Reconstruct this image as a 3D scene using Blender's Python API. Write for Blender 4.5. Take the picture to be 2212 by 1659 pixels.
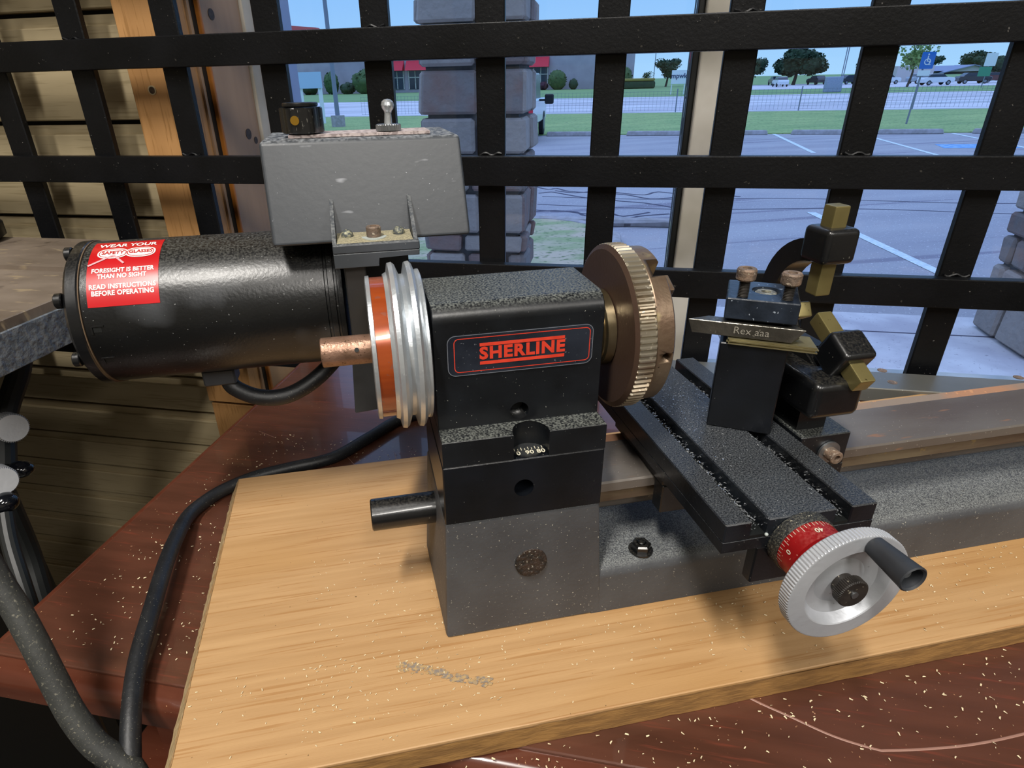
import bpy, bmesh, math, random
from mathutils import Vector, Matrix, noise as mnoise
random.seed(7)
D2R = math.pi/180
C = bpy.context.scene.collection
SC = bpy.context.scene
for o in list(bpy.data.objects): bpy.data.objects.remove(o)

# ------------------------------------------------------------------ camera
H = 0.254
cam = bpy.data.objects.new('camera', bpy.data.cameras.new('camera'))
C.objects.link(cam)
Rc = [(0.9812, -0.1045, 0.1625), (-0.1920, -0.4354, 0.8795), (-0.0212, -0.8942, -0.4473)]   # world rows, camera x right / y down / z forward
m = Matrix(((Rc[0][0], -Rc[0][1], -Rc[0][2], 0), (Rc[1][0], -Rc[1][1], -Rc[1][2], 0), (Rc[2][0], -Rc[2][1], -Rc[2][2], H), (0, 0, 0, 1)))
cam.matrix_world = m
cam.data.sensor_width = 36.0
cam.data.lens = 1311.0/2212*36.0
cam.data.shift_x = 75.0/2212
cam.data.clip_start = 0.01
cam.data.clip_end = 1500
SC.camera = cam

# ------------------------------------------------------------------ world, exposure
SC.view_settings.view_transform = 'Standard'
SC.view_settings.look = 'None'
SC.view_settings.gamma = 1
SC.view_settings.use_curve_mapping = False
SC.view_settings.exposure = 0.0
w = bpy.data.worlds.new('overcast_sky'); SC.world = w; w.use_nodes = True
wn = w.node_tree; wn.nodes.clear()
tc = wn.nodes.new('ShaderNodeTexCoord'); sp = wn.nodes.new('ShaderNodeSeparateXYZ')
rp = wn.nodes.new('ShaderNodeValToRGB'); bg = wn.nodes.new('ShaderNodeBackground'); wo = wn.nodes.new('ShaderNodeOutputWorld')
wn.links.new(tc.outputs['Generated'], sp.inputs[0]); wn.links.new(sp.outputs['Z'], rp.inputs[0])
wn.links.new(rp.outputs[0], bg.inputs[0]); wn.links.new(bg.outputs[0], wo.inputs[0])
rp.color_ramp.elements[0].position = 0.0; rp.color_ramp.elements[0].color = (0.36, 0.60, 0.88, 1)
rp.color_ramp.elements[1].position = 0.9; rp.color_ramp.elements[1].color = (0.42, 0.56, 0.95, 1)
e = rp.color_ramp.elements.new(0.16); e.color = (0.21, 0.44, 0.86, 1)
mr = wn.nodes.new('ShaderNodeMapRange'); wn.links.new(sp.outputs['Z'], mr.inputs[0]); mr.inputs[1].default_value = .15; mr.inputs[2].default_value = .85
mr.inputs[3].default_value = 1.25; mr.inputs[4].default_value = 2.1; wn.links.new(mr.outputs[0], bg.inputs[1])   # overcast: brighter towards the zenith

YAW = -22.264*D2R
GV = Vector((math.cos(YAW), math.sin(YAW), 0)); NV = Vector((-math.sin(YAW), math.cos(YAW), 0))
MG = Matrix.Rotation(YAW, 4, 'Z')      # wall frame: x along the window wall, y towards outside
def gn(g, n, z): return GV*g + NV*n + Vector((0, 0, z))

def panel_light(g, n, sx, sy, power, z=1.78, col=(1.0, 0.955, 0.89)):
    d = bpy.data.lights.new('ceiling_panel_light', 'AREA'); d.shape = 'RECTANGLE'; d.size = sx; d.size_y = sy; d.energy = power; d.color = col
    o = bpy.data.objects.new('ceiling_panel_light', d); C.objects.link(o); o.location = gn(g, n, z-0.006); o.rotation_euler = (0, 0, YAW)
    return o
PANELS = [(-0.30, -0.60, 0.12, 0.60, 44), (0.75, -1.55, 0.16, 1.1, 46), (-1.1, -1.9, 0.5, 1.2, 10), (2.1, -1.3, 0.3, 1.2, 30)]
for P in PANELS: panel_light(*P)

# ------------------------------------------------------------------ materials
def lin(h):
    r = []
    for i in (0, 2, 4):
        c = int(h[i:i+2], 16)/255; r.append(c/12.92 if c <= .04045 else ((c+.055)/1.055)**2.4)
    return tuple(r)+(1,)
MATS = {}
def mat(name, col, rough=.5, metal=0, col2=None, ns=20, lo=.35, hi=.65, st=(1, 1, 1), detail=4, bump=0, bs=200, specks=(), dust=None, coat=0, spec=.5, emit=0, alpha=None, wave=None, bd=None):
    if name in MATS: return MATS[name]
    mt = bpy.data.materials.new(name); mt.use_nodes = True; nt = mt.node_tree; N = nt.nodes; L = nt.links
    b = N['Principled BSDF']; b.inputs['Roughness'].default_value = rough; b.inputs['Metallic'].default_value = metal
    b.inputs['Coat Weight'].default_value = coat; b.inputs['Specular IOR Level'].default_value = spec
    c1 = lin(col); tcn = N.new('ShaderNodeTexCoord'); mp = N.new('ShaderNodeMapping'); mp.inputs['Scale'].default_value = st
    L.new(tcn.outputs['Object'], mp.inputs[0])
    cur = N.new('ShaderNodeRGB'); cur.outputs[0].default_value = c1; cur = cur.outputs[0]
    def mix(fac, a, bcol):
        mx = N.new('ShaderNodeMix'); mx.data_type = 'RGBA'; L.new(fac, mx.inputs[0]); L.new(a, mx.inputs[6])
        mx.inputs[7].default_value = bcol; return mx.outputs[2]
    def ramp(src, a, c):
        r = N.new('ShaderNodeMapRange'); r.inputs[1].default_value = a; r.inputs[2].default_value = c; L.new(src, r.inputs[0]); return r.outputs[0]
    def nz(scale, vec=None, det=4):
        t = N.new('ShaderNodeTexNoise'); t.inputs['Scale'].default_value = scale; t.inputs['Detail'].default_value = det
        L.new(vec or tcn.outputs['Object'], t.inputs[0]); return t.outputs[0]
    if col2:
        if wave:
            t = N.new('ShaderNodeTexWave'); t.bands_direction = wave[0]; t.inputs['Scale'].default_value = wave[1]; t.inputs['Distortion'].default_value = wave[2]
            t.inputs['Detail'].default_value = 3; t.inputs['Detail Scale'].default_value = wave[3] if len(wave) > 3 else 1.0
            L.new(mp.outputs[0], t.inputs[0]); cur = mix(ramp(t.outputs['Fac'], lo, hi), cur, lin(col2))
        else: cur = mix(ramp(nz(ns, mp.outputs[0], detail), lo, hi), cur, lin(col2))
    for s in specks:    # (colour, scale, threshold[, stretch, softness])
        v = None
        if len(s) > 3 and s[3]:
            m2 = N.new('ShaderNodeMapping'); m2.inputs['Scale'].default_value = s[3]; L.new(tcn.outputs['Object'], m2.inputs[0]); v = m2.outputs[0]
        cur = mix(ramp(nz(s[1], v, 2), s[2], s[2]+(s[4] if len(s) > 4 else .03)), cur, lin(s[0]))
    if dust:            # (colour, amount, scale): dust and chips lying on upward faces
        g = N.new('ShaderNodeNewGeometry'); s = N.new('ShaderNodeSeparateXYZ'); L.new(g.outputs['Normal'], s.inputs[0])
        up = ramp(s.outputs['Z'], .6, .98); n1 = ramp(nz(dust[2], None, 6), .40, .66)
        mz = N.new('ShaderNodeMath'); mz.operation = 'MULTIPLY'; L.new(up, mz.inputs[0]); mz.inputs[1].default_value = dust[1]
        mu = N.new('ShaderNodeMath'); mu.operation = 'MULTIPLY'; L.new(mz.outputs[0], mu.inputs[0]); L.new(n1, mu.inputs[1])
        cur = mix(mu.outputs[0], cur, lin(dust[0]))
        ra = N.new('ShaderNodeMapRange'); ra.inputs[3].default_value = rough; ra.inputs[4].default_value = .9; L.new(mu.outputs[0], ra.inputs[0]); L.new(ra.outputs[0], b.inputs['Roughness'])
    L.new(cur, b.inputs['Base Color'])
    if bump:
        bn = N.new('ShaderNodeBump'); bn.inputs['Strength'].default_value = bump; bn.inputs['Distance'].default_value = bd or (.002 if bs > 15 else .03)
        L.new(nz(bs, mp.outputs[0] if st != (1, 1, 1) else None, 3), bn.inputs['Height']); L.new(bn.outputs[0], b.inputs['Normal'])
    if emit: b.inputs['Emission Color'].default_value = c1; b.inputs['Emission Strength'].default_value = emit
    MATS[name] = mt; return mt

DU = 'b9b3a0'
black_anod = mat('black_anodised', '0d0f12', .33, 0, '15181c', 60, specks=[('8f9088', 900, .73)], dust=('8f938c', .50, 1100), bump=.03, bs=500)
black_front = mat('black_anodised_face', '0a0c0f', .30, 0, '11141a', 40, specks=[('84857e', 800, .755)], bump=.04, bs=600)
black_paint = mat('black_paint', '0b0c0e', .3, 0, '131416', 30, specks=[('77756c', 700, .74)], dust=('7d776a', .12, 900), coat=.2, bump=.04, bs=300)
grille_paint = mat('grille_black_paint', '060709', .40, 0, '0e0f12', 18, specks=[('5c5a56', 420, .745), ('35332f', 150, .75)], bump=.12, bs=420, spec=.28)
cast_gray = mat('cast_base_paint', '3c3d40', .55, 0, '494b4e', 25, specks=[('9d9a8e', 900, .70)], dust=('969a98', .75, 1600), bump=.12, bs=500)
box_plastic = mat('grey_box_plastic', '34383d', .42, 0, '3f4348', 9, .3, .7, specks=[('8d9096', 700, .74), ('84878d', 60, .69, (1, 1, 3), .08)], dust=('a4a8ac', .6, 500), bump=.03, bs=300)
bracket_m = mat('bracket_plastic', '363a3e', .5, 0, '40444a', 30, specks=[('a0a09c', 900, .72)], dust=('a0a2a0', .5, 700))
alu = mat('turned_aluminium', 'd2d6d9', .30, .7, 'b4babf', 40, specks=[('e8ecee', 800, .7)], bump=.05, bs=800)
alu_dull = mat('cast_aluminium', 'c4c7cc', .40, .45, 'b0b3b9', 25, specks=[('96979a', 500, .73)], bump=.08, bs=300)
steel = mat('bed_steel', '716c66', .42, .3, '5b514a', 8, .4, .7, st=(1, 3, 1), specks=[('8f6a50', 60, .66, (1, 4, 4), .1), ('b8b0a4', 900, .72)], bump=.06, bs=300)
rust_steel = mat('rusty_steel', 'a47a60', .55, .15, '84776e', 22, .45, .6, specks=[('b98a68', 200, .64)], bump=.1, bs=400)
bed_side = mat('bed_side_steel', '6e6350', .5, .3, '55463a', 14, .4, .6, st=(1, 6, 6), specks=[('7b6a48', 120, .65)])
bronze = mat('bronze_steel', '83735f', .40, .6, '66503f', 35, .35, .7, specks=[('948562', 120, .60, None, .12), ('2b1c14', 300, .72)], bump=.10, bs=400)
bronze_face = mat('bronze_back_face', '4c3a30', .45, .35, '5a463a', 14, .3, .75, specks=[('a08a70', 900, .74)], bump=.05, bs=500)
knurl_m = mat('knurled_steel', 'a8a08f', .32, .75, '857560', 40, .4, .65, specks=[('d0c8b6', 300, .66)])
gold_thr = mat('spindle_nose_steel', 'a3967a', .22, .9, '7c6c4c', 60)
copper = mat('copper_tube', '9c7b68', .36, .6, '806350', 160, .35, .65, specks=[('4c3828', 700, .66)], bump=.12, bs=900)
orange_m = mat('orange_lacquer', '8c3a14', .22, .2, 'a44c1e', 30, .3, .8, st=(1, 8, 8), coat=.6, specks=[('8a4a34', 260, .66)])
brass = mat('brass', '8d8255', .34, .6, '7c7148', 50, .3, .7, specks=[('4f4526', 500, .72)])
gold_screw = mat('gold_screw', 'c69a3c', .3, .9)
red_collar = mat('red_anodised', 'a8191c', .35, .25, '8f1013', 60, specks=[('d98c7a', 700, .70)], dust=('c66a60', .3, 800))
red_ink = mat('red_print', 'd9402a', .5, 0, 'c8351f', 200)
sticker_bk = mat('black_foil', '191d26', .3, 0, '262b35', 60, specks=[('6a6e74', 800, .70)])
red_st = mat('red_sticker', 'c3141a', .3, 0, 'b01016', 20, coat=.3)
white_ink = mat('white_print', 'e6e2dc', .5)
paint_w = mat('pale_scale_print', 'cfcab4', .6)
zinc = mat('zinc_washer', 'a9adb0', .35, .9, '8a8d90', 80)
rust_bolt = mat('rusty_bolt', '6b5d52', .6, .3, '86705e', 200, .4, .6, specks=[('b7a996', 500, .66)], bump=.3, bs=700)
bit_steel = mat('tool_steel', '8b8880', .3, .9, '6f6c64', 90, st=(1, 1, 1), specks=[('b5b0a4', 300, .66)], bump=.12, bs=400)
shim_m = mat('brass_shim', 'b4ab84', .35, .8, '9a906a', 60)
rubber = mat('black_rubber', '0e0f12', .5, 0, '191b1e', 60, specks=[('8c8878', 1500, .70)], bump=.1, bs=400)
rubber_d = mat('dusty_rubber', '20211f', .7, 0, '2c2d2a', 40, specks=[('5f5c50', 700, .62, None, .1), ('b3a98a', 2200, .71)], bump=.2, bs=300)
handle_m = mat('handle_plastic', '25272b', .5, 0, '303338', 50)
board_m = mat('pine_board', 'b99467', .55, 0, 'a37e53', 7, .30, .80, st=(1, 26, 26), bump=.05, bs=80, specks=[('ab8250', 5, .50, (1, 3.5, 3.5), .25), ('a37a4c', 16, .56, (1, 40, 40), .10), ('6b5030', 420, .76)])
endgrain = mat('board_end_grain', 'b39a72', .8, 0, '97805a', 300, bump=.4, bs=600)
board_front_m = mat('board_edge', '8d6838', .7, 0, '75542c', 60, .4, .6, st=(1, 6, 6), bump=.2, bs=200)
mahog = mat('mahogany_table', '5a3628', .3, 0, '42271c', 12, .25, .75, st=(1, 7, 7), specks=[('633426', 40, .60, (1, 14, 1), .15), ('b98f68', 650, .735), ('a87c60', 300, .76)], coat=.35, bump=.03, bs=60)
mahog_edge = mat('mahogany_edge', '5e3526', .28, 0, '471f12', 12, .25, .75, st=(1, 7, 7), specks=[('b98f68', 650, .73)], coat=.5)
pin_m = mat('table_inlay_line', '8f6a5c', .5)
siding_m = mat('siding_wood', 'b3a382', .6, 0, 'a89877', 6, .3, .8, st=(1, 1, 9), specks=[('9b8c6b', 16, .56, (1, 1, 26), .12)])
trim_m = mat('pine_trim', 'bb8c58', .55, 0, 'a87c4c', 5, .35, .8, st=(9, 9, 1), specks=[('9f7443', 60, .56, (7, 7, .5), .12)], bump=.05, bs=60)
jamb_m = mat('knotty_jamb', 'a98c70', .5, 0, '967a60', 5, .35, .8, st=(9, 9, 1), specks=[('5c4634', 14, .70, (1.2, 1.2, 1), .05)])
bead_m = mat('orange_bead', 'b8742c', .5, 0, '9c6022', 30)
knot_m = mat('knot', '4c3a2a', .6, 0, '2e2219', 300)
white_wood = mat('white_paint', 'd8d4cc', .5, 0, 'a9a498', 10)
ext_frame = mat('pale_aluminium_frame', '9aa3bb', .5, 0, '8b94ae', 10)
gasket = mat('black_gasket', '0d1010', .5)
plate_m = mat('steel_sill_plate', '6b6b66', .42, .55, '7d7d78', 10, .3, .7, specks=[('8a5a3c', 60, .74, None, .05), ('b2b2aa', 600, .73)], bump=.05, bs=200)
plaster = mat('crumbly_plaster', 'a7aba4', .9, 0, '7d7f74', 120, .45, .6, specks=[('6a4a30', 200, .64)], bump=.8, bs=150)
mach_top = mat('oily_machine_table', '8a7d70', .5, .2, '665a4e', 14, .3, .7, st=(1, 2, 1), specks=[('9a8a70', 60, .62, (1, 3, 1), .1), ('3a302a', 40, .66, None, .1)], bump=.08, bs=150)
hammered = mat('hammered_grey_paint', '747a80', .35, .2, '5c6268', 160, .4, .6, bump=1.0, bs=230)
wall_m = mat('interior_wall', '9a9384', .7); ceil_m = mat('ceiling_tile', 'b5b2aa', .8); floor_m = mat('dark_floor', '2a2724', .7, 0, '332f2b', 8)
dark_wall = mat('dark_wall_base', '17110b', .8)
asphalt = mat('asphalt', 'aba6a8', .9, 0, '969197', .9, .3, .75, st=(.35, 1.6, 1), specks=[('857e88', 1.4, .62, (.10, 2.4, 1), .05), ('cbc6c8', 45, .66), ('77707c', 60, .68)], bump=.2, bs=30)
road_m = mat('road_concrete', 'd6d0d2', .9, 0, 'bdb7bc', .4, .4, .6, st=(.2, 1.5, 1))
grass_m = mat('lawn', '7f9a5c', .95, 0, '9cb06c', 1.0, .3, .7, st=(.5, 2.0, 1), specks=[('4e6a3c', 8, .58, (1, 2, 1), .1), ('a8a884', 5, .66, (1, 2, 1), .1)])
grass_far = mat('far_lawn', '6c8a54', .95, 0, '84a264', .4, .3, .7, st=(.3, 1.2, 1))
dry_grass = mat('dry_lawn', '95a070', .95, 0, 'c0ae96', 2.2, .42, .62, st=(.6, 1.6, 1), specks=[('5f7448', 14, .58, (1, 2, 1), .1)])
walk_m = mat('sidewalk_concrete', 'd8d2d2', .85, 0, 'b5adb2', 3, specks=[('9a9298', 50, .68)])
kerb_m = mat('kerb_concrete', 'aea6a8', .85, 0, '98918f', 8, bump=.3, bs=20)
line_m = mat('road_paint', 'dfe6e6', .8, 0, 'c3cccc', 20)
blue_paint = mat('blue_road_paint', '3f86c8', .8, 0, '9cc0dc', 8)
crack_m = mat('asphalt_crack', '4b4656', .9)
stone_cols = ['7d7470', '8a807a', '7d625a', '948880', '6e6663', '9c9088']
stones = [mat('stone_tone_%s' % 'abcdef'[i], c, .85, 0, stone_cols[(i+2) % 6], 6, .35, .7, bump=.9, bs=16, bd=.02) for i, c in enumerate(stone_cols)]
mortar = mat('mortar', '4e4a4c', .9, 0, '5c5858', 20)
bwall = mat('store_stucco', 'b0a6ac', .9, 0, 'a3999f', .5)
pink_aw = mat('red_awning', 'cf2c3c', .7)
glass_dark = mat('dark_glass', '2a3442', .2)
leaf_a = mat('leaf_dark', '2e4628', .8, 0, '1f3420', 3); leaf_b = mat('leaf_mid', '47602f', .8, 0, '33502a', 3); leaf_c = mat('leaf_light', '8aa060', .8, 0, '6a8448', 2)
bark = mat('bark', '4c4038', .9)
hedge_y = mat('hedge_yellow', '8f7f3c', .8); red_bush = mat('bush_maroon', '4a2530', .8)
car_w = mat('car_white', 'd6dbe0', .3, 0, coat=.5); car_k = mat('car_dark', '23262c', .3, coat=.5); car_s = mat('car_silver', '9aa4ae', .3, .3, coat=.5); car_r = mat('car_maroon', '5a2a2c', .3, coat=.5)
tyre = mat('tyre', '141416', .8); hub_m = mat('wheel_hub', '8a9098', .4, .5)
sign_blue = mat('sign_blue', '1668b8', .5); sign_w = mat('sign_white', 'dfe4e6', .5); sign_g = mat('sign_green', '3d8f72', .5); post_m = mat('grey_post', '7c8290', .6)
roof_blue = mat('roof_shingle', '8890a8', .8); gable_m = mat('pale_gable', 'c2bab8', .8); red_roof = mat('red_brick_sign', 'a84a44', .8)
wire_m = mat('fence_wire', '6a7080', .6)
chip_m = mat('wood_chip', 'd8c8a4', .8); metal_chip = mat('metal_chip', 'c4c8cc', .3, .8)
black_knob = mat('black_ball', '0d0f14', .12, 0, coat=.6)
white_plastic = mat('white_plastic', 'a8b0ac', .4)

def glass_mat():
    mt = bpy.data.materials.new('window_glass'); mt.use_nodes = True; N = mt.node_tree.nodes; L = mt.node_tree.links
    N.clear(); o = N.new('ShaderNodeOutputMaterial'); t = N.new('ShaderNodeBsdfTransparent'); g = N.new('ShaderNodeBsdfGlossy'); mx = N.new('ShaderNodeMixShader'); f = N.new('ShaderNodeFresnel')
    t.inputs[0].default_value = (.93, .96, .97, 1); g.inputs['Roughness'].default_value = .02; f.inputs[0].default_value = 1.35
    L.new(f.outputs[0], mx.inputs[0]); L.new(t.outputs[0], mx.inputs[1]); L.new(g.outputs[0], mx.inputs[2]); L.new(mx.outputs[0], o.inputs[0]); return mt
glass = glass_mat()

# ------------------------------------------------------------------ mesh builder
class B:
    def __init__(s, M=None): s.bm = bmesh.new(); s.M = M or Matrix.Identity(4)
    def _x(s, vs):
        for v in vs: v.co = s.M @ v.co
    def _bev(s, faces, bev, seg):
        if bev > 0:
            ed = list({e for f in faces for e in f.edges})
            bmesh.ops.bevel(s.bm, geom=ed, offset=bev, segments=seg, affect='EDGES', profile=.5, clamp_overlap=True)
    def hexa(s, p, bev=0, seg=2):
        vs = [s.bm.verts.new(q) for q in p]; s._x(vs)
        fs = [s.bm.faces.new([vs[i] for i in f]) for f in ((3, 2, 1, 0), (4, 5, 6, 7), (0, 1, 5, 4), (1, 2, 6, 5), (2, 3, 7, 6), (3, 0, 4, 7))]
        s._bev(fs, bev, seg); return s
    def box(s, x0, x1, y0, y1, z0, z1, bev=0, seg=2):
        return s.hexa([(x0, y0, z0), (x1, y0, z0), (x1, y1, z0), (x0, y1, z0), (x0, y0, z1), (x1, y0, z1), (x1, y1, z1), (x0, y1, z1)], bev, seg)
    def prism(s, poly, f, a, b, bev=0, seg=2):
        """poly: 2D points; f(u, v, t) -> 3D; extruded from t=a to t=b"""
        va = [s.bm.verts.new(f(u, v, a)) for u, v in poly]; vb = [s.bm.verts.new(f(u, v, b)) for u, v in poly]; s._x(va+vb); n = len(poly)
        fs = [s.bm.faces.new(va[::-1]), s.bm.faces.new(vb)]
        for i in range(n): fs.append(s.bm.faces.new([va[i], va[(i+1) % n], vb[(i+1) % n], vb[i]]))
        if bev > 0:
            ed = list({e for q in fs[:2] for e in q.edges}); bmesh.ops.bevel(s.bm, geom=ed, offset=bev, segments=seg, affect='EDGES', clamp_overlap=True)
        return s
    def lathe(s, prof, o, ax, seg=48, rib=None, closed=False):
        """prof: (t, r) along axis ax from o; rib=(i0, i1, depth, count): ribbed rings between profile rows"""
        ax = Vector(ax).normalized(); o = Vector(o); u = ax.orthogonal().normalized(); v = ax.cross(u)
        if rib: seg = rib[3]*4
        rows = []
        for k, (t, r) in enumerate(prof):
            if r <= 1e-7: rows.append([s.bm.verts.new(o+ax*t)]); s._x(rows[-1]); continue
            row = []
            for i in range(seg):
                rr = r
                if rib and rib[0] <= k <= rib[1] and i % 4 in (2, 3): rr -= rib[2]
                a = 2*math.pi*i/seg; row.append(s.bm.verts.new(o+ax*t+(u*math.cos(a)+v*math.sin(a))*rr))
            s._x(row); rows.append(row)
        for k in range(len(rows)-1):
            A, Bq = rows[k], rows[k+1]
            if len(A) == 1 and len(Bq) == 1: continue
            for i in range(seg):
                j = (i+1) % seg
                if len(A) == 1: s.bm.faces.new([A[0], Bq[i], Bq[j]][::-1])
                elif len(Bq) == 1: s.bm.faces.new([A[i], A[j], Bq[0]][::-1])
                else: s.bm.faces.new([A[i], A[j], Bq[j], Bq[i]][::-1])
        return s
    def cyl(s, a, b, r, r2=None, seg=32, bev=0):
        a = Vector(a); b = Vector(b); Lh = (b-a).length; r2 = r if r2 is None else r2
        pr = [(0, 0), (0, r-bev), (bev, r), (Lh-bev, r2), (Lh, r2-bev), (Lh, 0)] if bev else [(0, 0), (0, r), (Lh, r2), (Lh, 0)]
        return s.lathe(pr, a, b-a, seg)
    def tube(s, pts, r, seg=14, sub=8, caps=True, flat=1.0):
        P = [Vector(p) for p in pts]; Q = []
        for i in range(len(P)-1):
            p0 = P[max(i-1, 0)]; p1 = P[i]; p2 = P[i+1]; p3 = P[min(i+2, len(P)-1)]
            for k in range(sub):
                t = k/sub; Q.append(.5*((2*p1)+(p2-p0)*t+(2*p0-5*p1+4*p2-p3)*t*t+(3*p1-p0-3*p2+p3)*t**3))
        Q.append(P[-1]); rows = []; up = Vector((0, 0, 1)); pu = None
        for i, q in enumerate(Q):
            d = (Q[min(i+1, len(Q)-1)]-Q[max(i-1, 0)]).normalized()
            u = (d.cross(up) if pu is None else pu-d*pu.dot(d)); u = u.normalized() if u.length > 1e-6 else d.orthogonal().normalized(); pu = u; v = d.cross(u)
            rr = r[0]+(r[1]-r[0])*i/(len(Q)-1) if isinstance(r, tuple) else r
            row = [s.bm.verts.new(q+(u*math.cos(2*math.pi*k/seg)+v*math.sin(2*math.pi*k/seg)*flat)*rr) for k in range(seg)]; s._x(row); rows.append(row)
        for A, Bq in zip(rows, rows[1:]):
            for i in range(seg): s.bm.faces.new([A[i], A[(i+1) % seg], Bq[(i+1) % seg], Bq[i]][::-1])
        if caps: s.bm.faces.new(rows[0]); s.bm.faces.new(rows[-1][::-1])
        return s
    def ball(s, c, r, sub=2, sc=(1, 1, 1), disp=0, ds=1.0):
        m = Matrix.Translation(c) @ Matrix.Diagonal((r*sc[0], r*sc[1], r*sc[2], 1))
        ret = bmesh.ops.create_icosphere(s.bm, subdivisions=sub, radius=1, matrix=m)
        if disp:
            for v in ret['verts']: v.co += (v.co-Vector(c))*disp*mnoise.noise(v.co*ds)
        s._x(ret['verts']); return s
    def quad(s, *p):
        vs = [s.bm.verts.new(q) for q in p]; s._x(vs); s.bm.faces.new(vs); return s

def tagset(o, label=None, cat=None, group=None, kind=None):
    if label: o['label'] = label
    if cat: o['category'] = cat
    if group: o['group'] = group
    if kind: o['kind'] = kind
    return o
def empty(name, label, cat, loc=(0, 0, 0), rz=0, group=None):
    o = bpy.data.objects.new(name, None); C.objects.link(o); o.empty_display_size = .05
    o.matrix_world = Matrix.Translation(loc) @ Matrix.Rotation(rz, 4, 'Z')
    return tagset(o, label, cat, group)
WM = {}
def wmat(o):
    m = o.matrix_basis.copy()
    return (wmat(o.parent) @ m) if o.parent else m
def obj(name, b, m, parent=None, kind=None, label=None, smooth=24, origin=None):
    bm = b.bm; bmesh.ops.recalc_face_normals(bm, faces=bm.faces)
    me = bpy.data.meshes.new(name)
    if parent is not None: W = wmat(parent)
    else: W = Matrix.Identity(4)
    if parent is None and origin is not None: W = Matrix.Translation(origin)
    bm.transform(W.inverted()); bm.to_mesh(me); bm.free()
    me.materials.append(m)
    for p in me.polygons: p.use_smooth = True
    me.set_sharp_from_angle(angle=smooth*D2R)
    o = bpy.data.objects.new(name, me); C.objects.link(o)
    if parent is not None: o.parent = parent
    elif origin is not None: o.location = origin
    if kind: o['kind'] = kind
    if label: o['label'] = label
    if smooth < 90 and len(me.polygons) < 6000:
        wnm = o.modifiers.new('weighted_normals', 'WEIGHTED_NORMAL'); wnm.keep_sharp = True
    return o
def cut(o, cutters):
    """boolean holes: cutters are builders in world space"""
    tmp = []
    for b in cutters:
        bmesh.ops.recalc_face_normals(b.bm, faces=b.bm.faces)
        me = bpy.data.meshes.new('cutter'); b.bm.to_mesh(me); b.bm.free(); c = bpy.data.objects.new('cutter', me); C.objects.link(c)
        md = o.modifiers.new('cut', 'BOOLEAN'); md.operation = 'DIFFERENCE'; md.solver = 'EXACT'; md.object = c; tmp.append(c)
    bpy.context.view_layer.update()
    dg = bpy.context.evaluated_depsgraph_get(); me = bpy.data.meshes.new_from_object(o.evaluated_get(dg))
    o.modifiers.clear(); o.data = me; wnm = o.modifiers.new('weighted_normals', 'WEIGHTED_NORMAL'); wnm.keep_sharp = True
    for c in tmp: bpy.data.objects.remove(c)
    for p in me.polygons: p.use_smooth = True
    me.set_sharp_from_angle(angle=30*D2R)
    return o
def text(name, s, size, m, parent, f, offset=0.0, ext=0.0001, align='CENTER', sx=1.0, gap=1.0):
    """flat lettering; f(u, v, w) maps text space (metres) to the world"""
    cu = bpy.data.curves.new(name, 'FONT'); cu.body = s; cu.size = size; cu.space_character = gap; cu.offset = offset; cu.extrude = ext; cu.align_x = align; cu.align_y = 'CENTER'; cu.resolution_u = 3
    t = bpy.data.objects.new(name, cu); C.objects.link(t); bpy.context.view_layer.update()
    me = bpy.data.meshes.new_from_object(t.evaluated_get(bpy.context.evaluated_depsgraph_get())); bpy.data.objects.remove(t); bpy.data.curves.remove(cu)
    b = B(); b.bm.from_mesh(me); bpy.data.meshes.remove(me)
    for v in b.bm.verts: v.co = f(v.co.x*sx, v.co.y, v.co.z)
    return obj(name, b, m, parent)

YZ = lambda u, v, t: (t, u, v)       # polygon in y,z extruded along x
XZ = lambda u, v, t: (u, t, v)
XY = lambda u, v, t: (u, v, t)
def rounded(x0, x1, y0, y1, r, seg=6, which=(1, 1, 1, 1)):
    """rounded rectangle; corners bl, br, tr, tl"""
    out = []
    for k, (cx, cy, a0) in enumerate(((x0+r, y0+r, 180), (x1-r, y0+r, 270), (x1-r, y1-r, 0), (x0+r, y1-r, 90))):
        if which[k]:
            for i in range(seg+1):
                a = (a0+90*i/seg)*D2R; out.append((cx+r*math.cos(a), cy+r*math.sin(a)))
        else: out.append(((x0, y0), (x1, y0), (x1, y1), (x0, y1))[k])
    return out

# ================================================================== THE SETTING: room shell
def struct(name, b, m, parent=None, origin=None, label=None): return obj(name, b, m, parent, kind=None if parent else 'structure', origin=origin, label=label)
FZ = -0.90; CZ = 1.80
struct('floor', B(MG).box(-2.4, 3.4, -3.3, .80, FZ-.05, FZ), floor_m)
struct('ceiling', B(MG).box(-2.4, 3.4, -3.3, .80, CZ, CZ+.05), ceil_m)
struct('wall_left', B(MG).box(-2.45, -2.4, -3.3, .80, FZ, CZ), wall_m)
struct('wall_right', B(MG).box(3.4, 3.45, -3.3, .80, FZ, CZ), wall_m)
struct('wall_front', B(MG).box(-2.45, 3.45, -3.35, -3.3, FZ, CZ), wall_m)
wb = B(MG); wb.box(-2.4, -.42, .645, .80, FZ, CZ).box(-.42, 2.4, .63, .80, FZ, -.125).box(-.42, 2.4, .63, .80, 1.62, CZ).box(2.4, 3.4, .63, .80, FZ, CZ)
wall_back = struct('wall_back', wb, dark_wall)
for P in PANELS:
    fx = empty('ceiling_light', 'flat recessed ceiling light panel above the room, out of the picture', 'ceiling light', gn(P[0], P[1], CZ-.012), YAW, 'recessed ceiling panels')
    MM = Matrix.Translation(gn(P[0], P[1], 0)) @ MG
    obj('light_frame', B(MM).box(-P[2]/2-.02, P[2]/2+.02, -P[3]/2-.02, P[3]/2+.02, CZ-.012, CZ-.001), white_wood, fx)

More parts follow.
